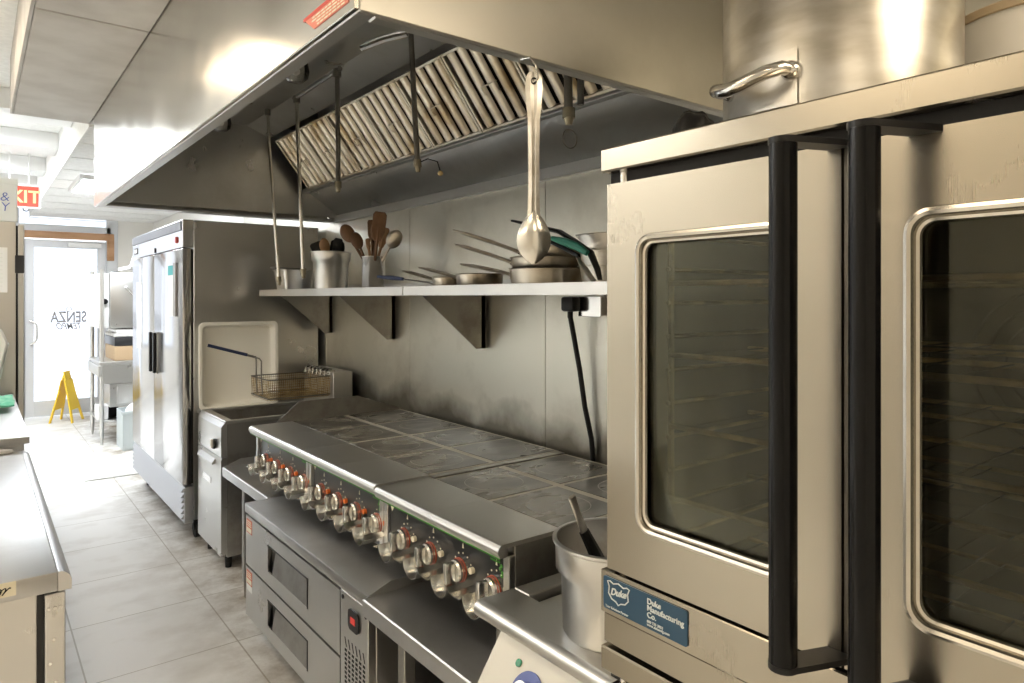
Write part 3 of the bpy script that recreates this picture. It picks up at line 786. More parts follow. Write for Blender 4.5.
# ------------------------------------------------------------------ steam table between the oven and range
t = thing('steam_table', 'low steam table with rounded steel edge beside the oven', 'steam table', (1.4, 1.15, 0))
SX, SY0, SY1, SZ = .955, .90, 1.375, .86
wx0, wx1, wy0, wy1 = 1.08, 1.72, .95, 1.315
tp = MB()
tp.box(SX + .02, wx0, SY0, SY1, SZ - .025, SZ, .003); tp.box(wx1, XW - .03, SY0, SY1, SZ - .025, SZ, .003)
tp.box(wx0, wx1, SY0, wy0, SZ - .025, SZ, .003); tp.box(wx0, wx1, wy1, SY1, SZ - .025, SZ, .003)
prof = [(SX + .021, SZ)]
for k in range(7):
    a = math.pi / 2 + math.pi * k / 6; prof.append((SX + .021 + .021 * math.cos(a), SZ - .021 + .021 * math.sin(a)))
prof += [(SX + .021, SZ - .042), (SX + .05, SZ - .05)]
tp.prism(prof + [(SX + .05, SZ - .001)], 'y', SY0, SY1)
part('top', tp, M['steel_h'], t)
pn = MB()
pn.box(wx0 + .012, wx1 - .012, wy0 + .012, wy1 - .012, SZ - .031, SZ - .016, .004)
part('well_lid', pn, M['steel_h'], t)
part('well_gap', MB().box(wx0, wx1, wy0, wy1, SZ - .06, SZ - .032, 0), M['darkgap'], t)
part('body', MB().box(SX + .06, XW - .03, SY0 + .01, SY1 - .01, .45, SZ - .061, .003), M['steel_dark'], t)
sp = MB().prism([(SX + .03, SZ - .05), (SX + .058, SZ - .05), (SX + .058, SZ - .30), (SX - .135, SZ - .30), (SX - .135, SZ - .29)], 'y', SY0 + .0, SY1 - .075)
cp = part('control_panel', sp, M['cpanel'], t)
# panel direction
p0 = Vector((SX + .03, 0, SZ - .05)); p1 = Vector((SX - .135, 0, SZ - .29)); pd = (p1 - p0).normalized(); pnm = Vector((pd.z, 0, -pd.x)); pnm = pnm if pnm.x < 0 else -pnm
def on_panel(a, y, h): q = p0 + pd * a + pnm * h; return Vector((q.x, y, q.z))
part('indicator_lens', MB().cyl(on_panel(.040, 1.205, 0), on_panel(.040, 1.205, .004), .0085, seg=16), M['dialgreen'], cp)
dl = MB().cyl(on_panel(.085, 1.150, -.001), on_panel(.085, 1.150, .004), .046, seg=32)
part('dial_plate', dl, M['dialblue'], cp)
dl = MB().cyl(on_panel(.085, 1.150, .004), on_panel(.085, 1.150, .026), .026, .022, seg=24)
part('knob', dl, M['chrome'], cp)
lg = MB()
for x in (1.08, 1.9):
    for y in (.94, 1.33): lg.cyl((x, y, 0), (x, y, .45), .02, seg=14)
part('leg', lg, M['steel'], t)

# round pot standing on it, with utensil
pc = (1.118, 1.062)
t = thing('inset_pot', 'round steel inset pot with flared rim standing on the steam table', 'pot', (*pc, SZ))
P = [(0, .004), (.100, .004), (.110, .0), (.114, .006), (.118, .13), (.130, .142), (.131, .196), (.137, .200), (.137, .206), (.128, .207), (.126, .145), (.113, .13), (.106, .012), (0, .010)]
part('body', MB().lathe(P, (*pc, SZ + .0005), 56), M['steel'], t, ang=.9)
part('inner_wall', MB().lathe([(.1045, .013), (.1115, .13), (.1245, .146), (.1265, .204)], (*pc, SZ + .0005), 56), M['steel_dark'], t, ang=.9)
t = thing('utensil', 'steel tool with black grip standing inside the round inset pot', 'utensil', (1.11, 1.06, SZ + .02))
u = MB().tube([(1.025, 1.10, 1.164), (1.04, 1.10, 1.128), (1.064, 1.096, 1.072)], [.010, .009, .010], 10, flat=.6)
part('shaft', u, M['alu'], t)
u = MB().tube([(1.060, 1.098, 1.082), (1.08, 1.085, 1.035), (1.11, 1.07, .97), (1.14, 1.05, .89)], [.012, .015, .016, .012], 10)
part('grip', u, M['black'], t)

# ------------------------------------------------------------------ three electric ranges
def make_range(y0, y1, z, label, ko, hob1=None):
    """unit spanning y0..y0+.70 ; z top height"""
    t = thing('electric_range', label, 'range', (1.55, (y0 + y1) / 2, .634), 'electric range units')
    xf = 1.095; h1 = hob1 or y1; hm = (y0 + h1) / 2
    B = MB(); B.box(1.155, XW - .035, y0 + .004, y1 - .004, .70, z - .012, .003)
    part('body', B, M['steel_dark'], t)
    # top deck with rolled front edge
    D = MB(); prof = [(1.32, z), (xf + .018, z)]
    for k in range(6):
        a = math.pi / 2 + (math.pi * .75) * k / 5; prof.append((xf + .018 + .018 * math.cos(a), z - .018 + .018 * math.sin(a)))
    prof += [(xf + .008, z - .036), (xf + .03, z - .036), (xf + .034, z - .012), (1.32, z - .012)]
    ym = (y0 + y1) / 2
    D.prism(prof, 'y', y0, ym - .0008); D.prism(prof, 'y', ym + .0008, y1)
    part('front_deck', D, M['steel_deck'], t, ang=.45)
    # joint metal between the hob plates
    J = MB(); J.box(1.32, 1.966, y0, h1, z - .011, z - .0005, 0)
    part('hob_frame', J, M['hobline'], t)
    for (xa, xb) in ((1.322, 1.604), (1.636, 1.950)):
        for ya, yb in ((y0 + .012, hm - .010), (hm + .010, h1 - .012)):
            hp = part('hob_plate', MB().box(xa, xb, ya, yb, z - .006, z + .0012, .001), M['hob'], t)
            cx, cy = (xa + xb) / 2, (ya + yb) / 2
            part('hob_ring', MB().torus((cx, cy, z + .0008), .105, .0012, seg=48, rs=6), M['ring'], hp)
    # recessed control panel
    px = 1.145
    P = MB().box(px, px + .012, y0 + .03, y1 - .03, .705, z - .04, 0)
    cp = part('control_panel', P, M['panel'], t)
    for ya, yb in ((y0 + .002, y0 + .028), (y1 - .028, y1 - .002)):
        part('panel_stile', MB().box(px - .012, px + .010, ya, yb, .70, z - .037, .002), M['steel'], t)
    part('green_edge', MB().box(xf + .0085, xf + .012, y0 + .004, y1 - .004, z - .0405, z - .0362, 0), M['green'], t)
    G = MB()
    for k in range(4):
        G.sphere((px - .001, y0 + .050 + .006 * math.sin(k * 2), z - .080 - .009 * k), .006, (.2, 1.2, .9), u=8, v=6)
    G.box(px - .002, px - .0005, y0 + .056, y0 + .10, z - .075, z - .070, 0)
    part('leaf_emblem', G, M['green'], cp)
    W = MB().prism([(y1 - .06, z - .062), (y1 - .035, z - .062), (y1 - .045, z - .082)], 'x', px - .002, px - .0005)
    part('panel_glint', W, M['cream'], cp)  # cream triangle painted in as a glint of reflected light
    # knobs
    ks = [y0 + ko + .167 * k for k in range(4)]
    kz = .79
    for k, y in enumerate(ks):
        K = MB()
        K.cyl((px - .0005, y, kz), (px - .030, y, kz), .034, .0325, 32)
        K.cyl((px - .030, y, kz), (px - .036, y, kz), .0325, .028, 32)
        kn = part('knob', K, M['satin'], t)
        rr = MB().torus((px - .012, y, kz), .0335, .0026, Matrix.Rotation(math.pi / 2, 4, 'Y'), 32, 8)
        rr.torus((px - .020, y, kz), .0335, .0012, Matrix.Rotation(math.pi / 2, 4, 'Y'), 32, 6)
        part('ring', rr, M['orange'], kn, label='orange ring around the knob base')
        gr = MB(); gr.box(px - .068, px - .034, y - .009, y + .009, kz - .031, kz + .031, .006, 2)
        part('grip', gr, M['satin'], kn)
        mk = MB()
        for q in range(9):
            a = math.radians(-60 + 30 * q); mk.box(px - .002, px - .0005, y + .047 * math.sin(a) - .0022, y + .047 * math.sin(a) + .0022, kz + .047 * math.cos(a) - .0022, kz + .047 * math.cos(a) + .0022, 0)
        mk.prism([(y - .004, kz + .062), (y + .004, kz + .062), (y, kz + .078)], 'x', px - .002, px - .0005)
        part('dial_marks', mk, M['cream'], kn)
        ld = MB().cyl((px - .0005, y - .052, kz + .012), (px - .012, y - .052, kz + .012), .0095, seg=14)
        part('indicator_lamp', ld, M['cream'] if hob1 else M['lampor'], cp)
    # scalloped knob guard: one bent strip
    path = []; cl_ = lambda v: min(max(v, y0 + .003), y1 - .003)
    y = y0 + .004; R = .052
    for yk in ks:
        path.append((cl_(yk - .084), kz - .034)); path.append((yk - .055, kz - .031))
        for q in range(13):
            a = math.pi + math.pi * q / 12; path.append((yk + .045 * math.cos(a), kz - .018 + .044 * math.sin(a)))
        path.append((yk + .055, kz - .031)); path.append((cl_(yk + .084), kz - .034))
    part('knob_guard', MB().ribbon(path, 'x', 1.058, px - .002, .0025), M['satin'], t, ang=.5)
    L = MB()
    for x in (1.22, 1.9):
        for y in (y0 + .06, y1 - .06): L.cyl((x, y, .634), (x, y, .701), .018, seg=14)
    part('foot', L, M['black'], t)
    return t
rA = make_range(2.882, 3.585, .942, 'far electric range unit beside the fryer, with low end guard', .045)
rB = make_range(2.190, 2.879, .942, 'middle electric range unit of the three in the row', .045)
rC = make_range(1.462, 2.187, .936, 'nearest electric range unit, beside the steam table', .072, 2.150)
g = MB().prism([(1.24, .942), (1.36, 1.042), (1.70, 1.042), (1.975, .944)], 'y', 3.588, 3.592)
part('end_guard', g, M['steel_dark'], rA)
g = MB().box(1.325, XW - .035, 2.1515, 2.1865, .9365, .941, .001)
part('filler_strip', g, M['steel_dark'], rC)

# ------------------------------------------------------------------ refrigerated chef base
t = thing('chef_base', 'low refrigerated drawer unit with two drawers under the ranges', 'refrigerated base', (1.5, 2.67, 0))
CX, CY0, CY1, CZ = 1.0, 2.03, 3.32, .632
part('top', MB().box(CX - .004, XW - .04, CY0, CY1, CZ - .042, CZ, .004, 2), M['steel_top'], t)
part('body', MB().box(CX + .028, XW - .04, CY0 + .004, CY1 - .004, .11, CZ - .043, .002), M['steel'], t)
for z0, z1 in ((.35, .578), (.112, .340)):
    D = MB(); ya, yb = 2.256, CY1 - .008
    ry0, ry1, rz0, rz1 = 2.555, 3.005, z0 + .058, z1 - .058
    b = bmesh.new(); outer = [(ya, z0), (yb, z0), (yb, z1), (ya, z1)]; inner = [(ry0, rz0), (ry1, rz0), (ry1, rz1), (ry0, rz1)]
    oA = [b.verts.new((CX, *p)) for p in outer]; iA = [b.verts.new((CX, *p)) for p in inner]; oB = [b.verts.new((CX + .026, *p)) for p in outer]
    iB = [b.verts.new((CX + .022 + (.0 if p[1] > rz0 + .01 else -.018), *p)) for p in inner]
    for k in range(4):
        k2 = (k + 1) % 4
        b.faces.new((oA[k], oA[k2], iA[k2], iA[k])); b.faces.new((oA[k], oA[k2], oB[k2], oB[k])); b.faces.new((iA[k], iA[k2], iB[k2], iB[k]))
    b.faces.new(oB)
    bmesh.ops.recalc_face_normals(b, faces=list(b.faces)); D._merge(b)
    dr = part('drawer', D, M['steel'], t)
    # recessed pull: sloping grey scoop with a dark far end
    b = bmesh.new()
    A = [b.verts.new((CX + .001, ry0, rz0)), b.verts.new((CX + .001, ry1 - .05, rz0)), b.verts.new((CX + .021, ry1 - .05, rz1)), b.verts.new((CX + .021, ry0, rz1))]
    b.faces.new(A); s2 = MB(); s2._merge(b)
    part('recessed_pull', s2, M['steel_dark'], dr)
    e = MB(); e.prism([(ry1 - .05, rz0), (ry1, rz0 + .001), (ry1, rz1), (ry1 - .05, rz1)], 'x', CX + .018, CX + .024)
    e.box(CX - .002, CX + .002, ry0 - .004, ry1 + .002, rz1 - .003, rz1 + .003, .001)
    e.box(CX - .002, CX + .002, ry0 - .006, ry0 + .001, rz0 - .003, rz1 + .003, .001)
    part('pull_shadow_end', e, M['black'], dr)
    st = MB().box(CX - .0012, CX - .0002, CY1 - .10, CY1 - .022, z1 - .075, z1 - .012, 0)
    so_ = part('warning_sticker', st, M['orangeprint'], dr)
    st = MB().box(CX - .0020, CX - .0013, CY1 - .095, CY1 - .026, z1 - .070, z1 - .050, 0)
    for q in range(3): st.box(CX - .0020, CX - .0013, CY1 - .095 + .004 * q, CY1 - .03, z1 - .042 + q * .009, z1 - .038 + q * .009, 0)
    part('sticker_print', st, M['cream'], so_)
st = MB().box(CX - .0012, CX - .0002, CY1 - .10, CY1 - .03, .235, .262, 0)
part('grey_sticker', st, M['carton'], t)
vp = part('vent_panel', MB().box(CX, CX + .027, CY0 + .006, 2.250, .112, CZ - .045, .002), M['steel'], t)
V = MB()
for r_ in range(18):
    for c_ in range(6):
        yy = 2.058 + c_ * .028; zz = .385 - r_ * .0155
        V.box(CX - .0008, CX + .001, yy, yy + .016, zz, zz + .0085, 0)
for c_ in range(6):
    yy = 2.058 + c_ * .028
    V.prism([(yy, .402), (yy + .006, .402), (yy + .018, .432), (yy + .012, .432)], 'x', CX - .0008, CX + .001)
part('vent_holes', V, M['darkgap'], vp)
dp = MB().prism(rrect(2.098, 2.178, .478, .548, .018, 5), 'x', CX - .006, CX)
dq = part('thermostat', dp, M['black'], vp)
part('red_readout', MB().box(CX - .0075, CX - .006, 2.122, 2.155, .503, .524, 0), M['display'], dq)
bt_ = MB()
for yy, zz in ((2.228, .565), (2.05, .560)): bt_.cyl((CX - .003, yy, zz), (CX + .002, yy, zz), .008, seg=12)
part('screw', bt_, M['black'], vp)
for x in (1.10, 1.85):
    for y in (2.15, 2.98):
        w = MB().cyl((x - .014, y, .041), (x + .014, y, .041), .041, seg=20); w.box(x - .02, x + .02, y - .03, y + .03, .075, .111, .004)
        part('caster', w, M['rubber'], t)

# side stands left and right of the chef base
def stand(y0, y1, xf, z, label, flange_hi, flange_lo, legs):
    t = thing('equipment_stand', label, 'work table', ((xf + 1.9) / 2, (y0 + y1) / 2, 0), 'equipment stands')
    T = MB().box(xf, XW - .04, y0, y1, z - .035, z, .003)
    T.box(xf - .001, xf + .004, y0, y1, z - .052, z - .002, .001)
    part('top', T, M['steel_top'], t)
    for yy, on in ((y1, flange_hi), (y0 + .004, flange_lo)):
        if on: part('end_flange', MB().prism([(xf + .01, z), (xf + .10, z + .035), (1.9, z + .035), (1.9, z)], 'y', yy - .004, yy), M['steel_top'], t)
    for x, y in legs:
        L = MB().box(x - .02, x + .02, y - .02, y + .02, .08, z - .036, .003); L.cyl((x, y, 0), (x, y, .085), .014, .018, 12)
        part('leg', L, M['steel_dark'], t)
    part('undershelf', MB().box(xf + .16, XW - .1, y0 + .03, y1 - .03, .20, .225, .003), M['steel_dark'], t)
    return t
stand(3.33, 4.09, 1.105, .633, 'bare steel stand between the fryer and the drawer unit', True, True, ((1.14, 3.76), (1.84, 3.40), (1.84, 4.02)))
stand(1.385, 2.026, .975, .633, 'bare steel stand below the nearest range, right of drawer unit', True, False, ((1.01, 1.80), (1.05, 1.42), (1.84, 1.42), (1.84, 1.94)))
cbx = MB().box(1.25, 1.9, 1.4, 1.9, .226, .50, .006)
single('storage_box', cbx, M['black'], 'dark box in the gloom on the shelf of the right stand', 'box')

# ------------------------------------------------------------------ fryer
t = thing('deep_fryer', 'narrow floor-standing steel deep fryer beside the tall refrigerator', 'fryer', (1.5, 4.42, 0))
FX, FY0, FY1 = 1.12, 4.175, 4.70
B = MB(); B.box(FX + .035, XW - .06, FY0, FY0 + .012, .08, .858, .002); B.box(FX + .035, XW - .06, FY1 - .012, FY1, .08, .858, .002)
B.box(XW - .08, XW - .06, FY0 + .012, FY1 - .012, .08, .858, 0); B.box(FX + .035, XW - .06, FY0 + .012, FY1 - .012, .08, .12, 0)
B.box(FX + .034, FX + .05, FY0 + .012, FY1 - .012, .12, .85, 0)
part('cabinet', B, M['steel_dark'], t)
R = MB(); R.box(FX + .02, XW - .06, FY0 - .004, FY0 + .03, .857, .877, .004); R.box(FX + .02, XW - .06, FY1 - .03, FY1 + .004, .857, .877, .004)
R.box(FX + .02, FX + .07, FY0 + .03, FY1 - .03, .857, .877, .004)
part('tank_rim', R, M['steel_h'], t)
T = MB(); T.box(FX + .07, XW - .25, FY0 + .03, FY1 - .03, .76, .77, 0)
T.box(FX + .06, FX + .07, FY0 + .03, FY1 - .03, .76, .857, 0); T.box(FX + .07, XW - .25, FY0 + .025, FY0 + .03, .76, .857, 0); T.box(FX + .07, XW - .25, FY1 - .03, FY1 - .025, .76, .857, 0)
part('tank', T, M['steel_dark'], t)
part('flue_box', MB().box(1.81, XW - .055, FY0 + .01, FY1 - .02, .86, 1.113, .004), M['steel_h'], t)
up = MB().prism([(FX, .668), (FX, .840), (FX + .022, .868), (FX + .034, .868), (FX + .034, .668)], 'y', FY0, FY1)
uo = part('upper_panel', up, M['steel'], t)
kk = MB().cyl((FX - .002, FY0 + .13, .728), (FX - .012, FY0 + .13, .728), .030, seg=24)
ko = part('thermostat_knob', kk, M['black'], uo)
kk = MB().box(FX - .026, FX - .012, FY0 + .122, FY0 + .138, .705, .757, .004)
part('knob_grip', kk, M['white'], ko)
dm = MB().prism([(FX, .090), (FX, .648), (FX + .006, .660), (FX + .034, .660), (FX + .034, .090)], 'y', FY0, FY1)
do = part('door', dm, M['steel'], t)
part('door_pull', MB().prism([(FX - .001, .640), (FX - .020, .616), (FX - .020, .606), (FX - .001, .610)], 'y', FY0 + .12, FY0 + .46), M['steel_h'], do)
bg = part('badge', MB().box(FX - .004, FX - .0005, FY0 + .21, FY0 + .39, .475, .512, .001), M['chrome'], do)
for x in (FX + .06, XW - .14):
    for y in (FY0 + .07, FY1 - .07):
        part('foot', MB().cyl((x, y, 0), (x, y, .081), .018, .022, 14), M['black'], t)
part('side_ledge', MB().box(FX + .02, XW - .10, FY1 + .005, 4.812, .842, .858, .002), M['steel_h'], t)
# wire basket
t = thing('fry_basket', 'wire fry basket with long handle resting over the fryer', 'basket', (1.6, 4.38, .96))
W = MB(); bx0, bx1, by0, by1, bz0, bz1 = 1.405, 1.80, 4.21, 4.54, .965, 1.09
for z in (bz1, bz0 + .01): W.tube([(bx0, by0, z), (bx1, by0, z), (bx1, by1, z), (bx0, by1, z)], .004, 6, closed=True)
part('rim', W, M['pipe'], t)
W = MB(); n1, n2, nz = 30, 14, 8
def shr(z): return .018 * (bz1 - z) / (bz1 - bz0)
for k in range(n1 + 1):
    x = bx0 + (bx1 - bx0) * k / n1
    for y, s_ in ((by0, 1), (by1, -1)): W.cyl((x, y, bz1), (x, y + s_ * .012, bz0), .0013, seg=4, caps=False)
    W.cyl((x, by0 + .012, bz0), (x, by1 - .012, bz0), .0013, seg=4, caps=False)
for k in range(n2 + 1):
    y = by0 + (by1 - by0) * k / n2
    for x, s_ in ((bx0, 1), (bx1, -1)): W.cyl((x, y, bz1), (x + s_ * .012, y, bz0), .0013, seg=4, caps=False)
    W.cyl((bx0 + .012, y, bz0), (bx1 - .012, y, bz0), .0013, seg=4, caps=False)
for k in range(1, nz):
    z = bz0 + (bz1 - bz0) * k / nz; d_ = .012 * (bz1 - z) / (bz1 - bz0)
    W.tube([(bx0 + d_, by0 + d_, z), (bx1 - d_, by0 + d_, z), (bx1 - d_, by1 - d_, z), (bx0 + d_, by1 - d_, z)], .0013, 4, closed=True)
part('mesh', W, M['rack'], t)
H = MB()
for y in (4.33, 4.43): H.tube([(bx0 + .002, y, .99), (bx0 - .004, y, 1.09), (bx0 - .004, y, 1.20), (bx0 - .012, (y * 2 + 4.38) / 3, 1.216), (bx0 - .03, 4.385, 1.222)], .0045, 6)
H.tube([(bx0 - .02, 4.383, 1.221), (bx0 - .08, 4.398, 1.240)], .007, 8)
part('handle_frame', H, M['pipe'], t)
part('handle_grip', MB().tube([(bx0 - .07, 4.396, 1.238), (bx0 - .29, 4.445, 1.305)], .010, 10), M['bluegrip'], t)
t = thing('basket_hanger', 'steel basket hanger clipped across the fryer flue box', 'hanger', (1.80, 4.42, 1.08))
H = MB().box(1.802, 1.809, 4.22, 4.62, 1.085, 1.125, .002); H.box(1.802, 1.84, 4.22, 4.62, 1.1145, 1.125, .002)
part('bar', H, M['chrome'], t)
for k in range(6): part('hook', MB().tube([(1.83, 4.25 + .065 * k, 1.128), (1.80, 4.25 + .065 * k, 1.134), (1.785, 4.25 + .065 * k, 1.125), (1.775, 4.25 + .065 * k, 1.085), (1.765, 4.25 + .065 * k, 1.10)], .006, 6), M['chrome'], t)

# ivory food tray leaning on the refrigerator side
t = thing('food_tray', 'large ivory plastic tray leaning upright behind the fryer', 'tray', (1.4, 4.77, .858))
def tray_mesh():
    mb = MB(); b = bmesh.new(); loops = []
    for ins, dep in ((0, 0), (.0, .012), (.012, .014), (.022, .010), (.036, -.042), (.05, -.05)):
        loops.append([b.verts.new((p[0], dep, p[1])) for p in rrect(0 + ins, .515 - ins, 0 + ins, .575 - ins, max(.035 - ins * .4, .01), 5)])
    for A, Bq in zip(loops, loops[1:]):
        n = len(A)
        for k in range(n): b.faces.new((A[k], A[(k + 1) % n], Bq[(k + 1) % n], Bq[k]))
    b.faces.new(loops[-1])
    bmesh.ops.recalc_face_normals(b, faces=list(b.faces))
    bmesh.ops.solidify(b, geom=list(b.faces), thickness=.003)
    mb._merge(b); return mb
# open side faces -Y ; depth goes to +Y
tm = tray_mesh(); tm.xf(Matrix.Scale(-1, 4, (0, 1, 0)))
bmesh.ops.reverse_faces(tm.bm, faces=list(tm.bm.faces))
tm.xf(Matrix.Translation((1.14, 4.760, .859)) @ Matrix.Rotation(math.radians(-1.0), 4, 'X'))
part('tray_shell', tm, M['ivory'], t, ang=.7)

# ------------------------------------------------------------------ tall refrigerator
t = thing('reach_in_refrigerator', 'tall two-door stainless refrigerator on casters past the hood', 'refrigerator', (1.5, 5.7, 0))
RX, RY0, RY1, RZ = 1.055, 4.82, 6.62, 2.105
part('cabinet', MB().box(RX + .068, XW - .03, RY0, RY1, .14, RZ, .003), M['steel'], t)
part('gasket_band', MB().box(RX + .055, RX + .067, RY0 + .01, RY1 - .01, .38, 1.915, 0), M['darkgap'], t)
hd = part('header', MB().box(RX, RX + .067, RY0, RY1, 1.925, RZ, .003), M['steel_fridge'], t)
G = MB(); z = 2.035
G.box(RX - .003, RX - .0005, RY0 + .03, RY1 - .03, 2.035, 2.095, 0)
go = part('top_grille', G, M['darkgap'], hd)
G = MB()
for k in range(46):
    y = RY0 + .04 + k * (RY1 - RY0 - .08) / 45; G.box(RX - .006, RX - .003, y, y + .022, 2.037, 2.093, 0)
part('grille_bars', G, M['louver'], hd)
part('badge', MB().box(RX - .003, RX - .0005, RY1 - .24, RY1 - .10, 1.955, 2.005, 0), M['black'], hd)
part('badge', MB().box(RX - .004, RX - .003, RY1 - .225, RY1 - .115, 1.965, 1.995, 0), M['white'], hd)
part('thermometer', MB().cyl((RX - .008, RY0 + .16, 1.98), (RX, RY0 + .16, 1.98), .022, seg=20), M['red'], hd)
part('lock', MB().box(RX - .006, RX, RY0 + .84, RY0 + .87, 1.928, 1.965, .002), M['black'], hd)
ymid = (RY0 + RY1) / 2
for k, (ya, yb) in enumerate(((RY0 + .002, ymid - .003), (ymid + .003, RY1 - .002))):
    dr = part('door', MB().box(RX, RX + .054, ya, yb, .375, 1.918, .006, 2), M['steel_fridge'], t)
    hy = ymid - .07 if k == 0 else ymid + .07
    part('handle_recess', MB().box(RX - .003, RX + .002, hy - .045, hy + .045, 1.03, 1.34, .002), M['steel'], dr)
    part('door_handle', MB().box(RX - .022, RX - .003, hy - .018, hy + .022, 1.035, 1.335, .005), M['black'], dr)
nt_ = part('notice', MB().box(RX - .002, RX - .0003, 4.97, 5.24, 1.47, 1.82, 0), M['paper'], t)
part('notice_heading', MB().box(RX - .003, RX - .002, 5.06, 5.235, 1.75, 1.815, 0), M['teal'], nt_)
part('magnet_strip', MB().box(RX - .014, RX - .002, 4.965, 5.03, 1.47, 1.83, .002), M['steel_dark'], nt_)
part('notice', MB().box(RX - .002, RX - .0003, 6.20, 6.42, 1.18, 1.72, 0), M['paper'], t)
lv = MB().box(RX + .012, RX + .067, RY0, RY1, .125, .362, .003)
lo_ = part('louver_panel', lv, M['louver'], t)
lv = MB()
for k in range(6): z = .15 + .035 * k; lv.prism([(RX + .012, z), (RX - .006, z + .004), (RX + .012, z + .028)], 'y', RY0 + .02, RY1 - .02)
part('louver_blades', lv, M['louver'], lo_)
for x in (RX + .11, XW - .14):
    for y in (RY0 + .09, RY1 - .12):
        w = MB().cyl((x - .018, y, .058), (x + .018, y, .058), .058, seg=24); w.box(x - .03, x + .03, y - .04, y + .04, .108, .142, .004)
        w.box(x - .028, x - .022, y - .02, y + .02, .05, .11, .001); w.box(x + .022, x + .028, y - .02, y + .02, .05, .11, .001)
        part('caster', w, M['rubber'], t)

# ------------------------------------------------------------------ wall shelves
SHX, SHZ = 1.50, 1.648
def shelf(y0, y1, brs, label):
    t = thing('wall_shelf', label, 'shelf', (1.75, (y0 + y1) / 2, 1.34), 'steel wall shelves')
    S = MB().box(SHX + .004, XW - .003, y0, y1, SHZ - .004, SHZ, .001); S.box(SHX, SHX + .0045, y0, y1, SHZ - .042, SHZ, .001); S.box(XW - .0075, XW - .003, y0, y1, SHZ, SHZ + .035, .001)
    part('shelf_board', S, M['steel_h'], t)
    for y in brs:
        b = MB().prism([(SHX + .1, SHZ - .005), (SHX + .12, SHZ - .03), (XW - .06, 1.345), (XW - .004, 1.345), (XW - .004, SHZ - .005)], 'y', y - .002, y + .002)
        b.box(XW - .03, XW - .004, y - .002, y + .022, 1.345, SHZ - .005, .001); b.box(SHX + .1, XW - .03, y - .002, y + .022, SHZ - .008, SHZ - .005, 0)
        part('bracket', b, M['steel_dark'], t)
shelf(2.715, 4.68, (3.70, 4.63, 2.77), 'far section of the steel wall shelf, holding the utensil pots')
shelf(1.35, 2.708, (1.60,), 'near section of the steel wall shelf, holding the pans')

# square pan with utensil pots
t = thing('square_pan', 'small square steel pan at the far end of shelf', 'pan', (1.65, 4.42, SHZ))
P = MB(); b = bmesh.new(); LL = []
for ins, z in ((.012, 0), (0, .10), (0, .125), (-.012, .127), (-.012, .124), (.003, .122), (.004, .10), (.014, .004)):
    LL.append([b.verts.new((p[0], p[1], SHZ + z)) for p in rrect(1.54 + ins, 1.74 - ins, 4.31 + ins, 4.51 - ins, .02, 4)])
for A, Bq in zip(LL, LL[1:]):
    n = len(A)
    for k in range(n): b.faces.new((A[k], A[(k + 1) % n], Bq[(k + 1) % n], Bq[k]))
b.faces.new(LL[0]); b.faces.new(LL[-1]); bmesh.ops.recalc_face_normals(b, faces=list(b.faces)); P._merge(b)
part('body', P, M['steel'], t)
t = thing('lid_tongs', 'small dark tongs laid across the square pan', 'tongs', (1.6, 4.3, SHZ + .128))
u = MB().tube([(1.50, 4.44, SHZ + .140), (1.58, 4.36, SHZ + .132), (1.66, 4.30, SHZ + .132)], .006, 8); u.tube([(1.50, 4.44, SHZ + .140), (1.60, 4.38, SHZ + .135), (1.69, 4.33, SHZ + .132)], .006, 8)
part('arm', u, M['pipe'], t)

bc = (1.75, 4.08)
t = thing('utensil_pot', 'tall steel pot with stepped rim holding black utensils', 'pot', (*bc, SHZ))
part('body', MB().lathe([(0, .004), (.095, .002), (.102, .006), (.108, .165), (.119, .178), (.121, .225), (.126, .228), (.126, .233), (.117, .233), (.114, .178), (.104, .165), (.098, .012), (0, .010)], (*bc, SHZ), 48), M['steel'], t, ang=.9)
def tool(name, label, base, tip, head, hs, mh, mg, group=None, cat='utensil', rr=.007):
    base, tip = Vector(base), Vector(tip); d_ = (tip - base).normalized()
    t = thing(name, label, cat, base, group)
    part('handle', MB().tube([base, base.lerp(tip, .5), tip], rr, 8), mg, t)
    yv = Vector((0, 0, 1.62)) - tip; yv = (yv - d_ * yv.dot(d_)).normalized(); xv = yv.cross(d_)
    q = Matrix(((xv.x, yv.x, d_.x, 0), (xv.y, yv.y, d_.y, 0), (xv.z, yv.z, d_.z, 0), (0, 0, 0, 1)))
    hs = (hs[0] * 1.2, hs[1], hs[2] * 1.15); hm = MB()
    if head == 'spoon': hm.sphere((0, 0, 0), 1, hs, u=16, v=12)
    elif head == 'paddle':
        hm.prism([(-hs[0] * .5, -hs[2]), (hs[0] * .5, -hs[2]), (hs[0], -hs[2] * .3), (hs[0], hs[2] * .8), (hs[0] * .7, hs[2]), (-hs[0] * .7, hs[2]), (-hs[0], hs[2] * .8), (-hs[0], -hs[2] * .3)], 'y', -hs[1], hs[1], .002)
    elif head == 'whisk':
        for k in range(6):
            a = math.pi * k / 6
            hm.tube([(hs[0] * s_ * math.cos(a), hs[0] * s_ * math.sin(a), z) for s_, z in ((-.1, -hs[2]), (-.7, -.4 * hs[2]), (-1, .3 * hs[2]), (-.6, .85 * hs[2]), (0, hs[2]), (.6, .85 * hs[2]), (1, .3 * hs[2]), (.7, -.4 * hs[2]), (.1, -hs[2]))], .002, 5)
    hm.xf(Matrix.Translation(tip) @ q)
    part('head', hm, mh, t)
zb = SHZ + .02
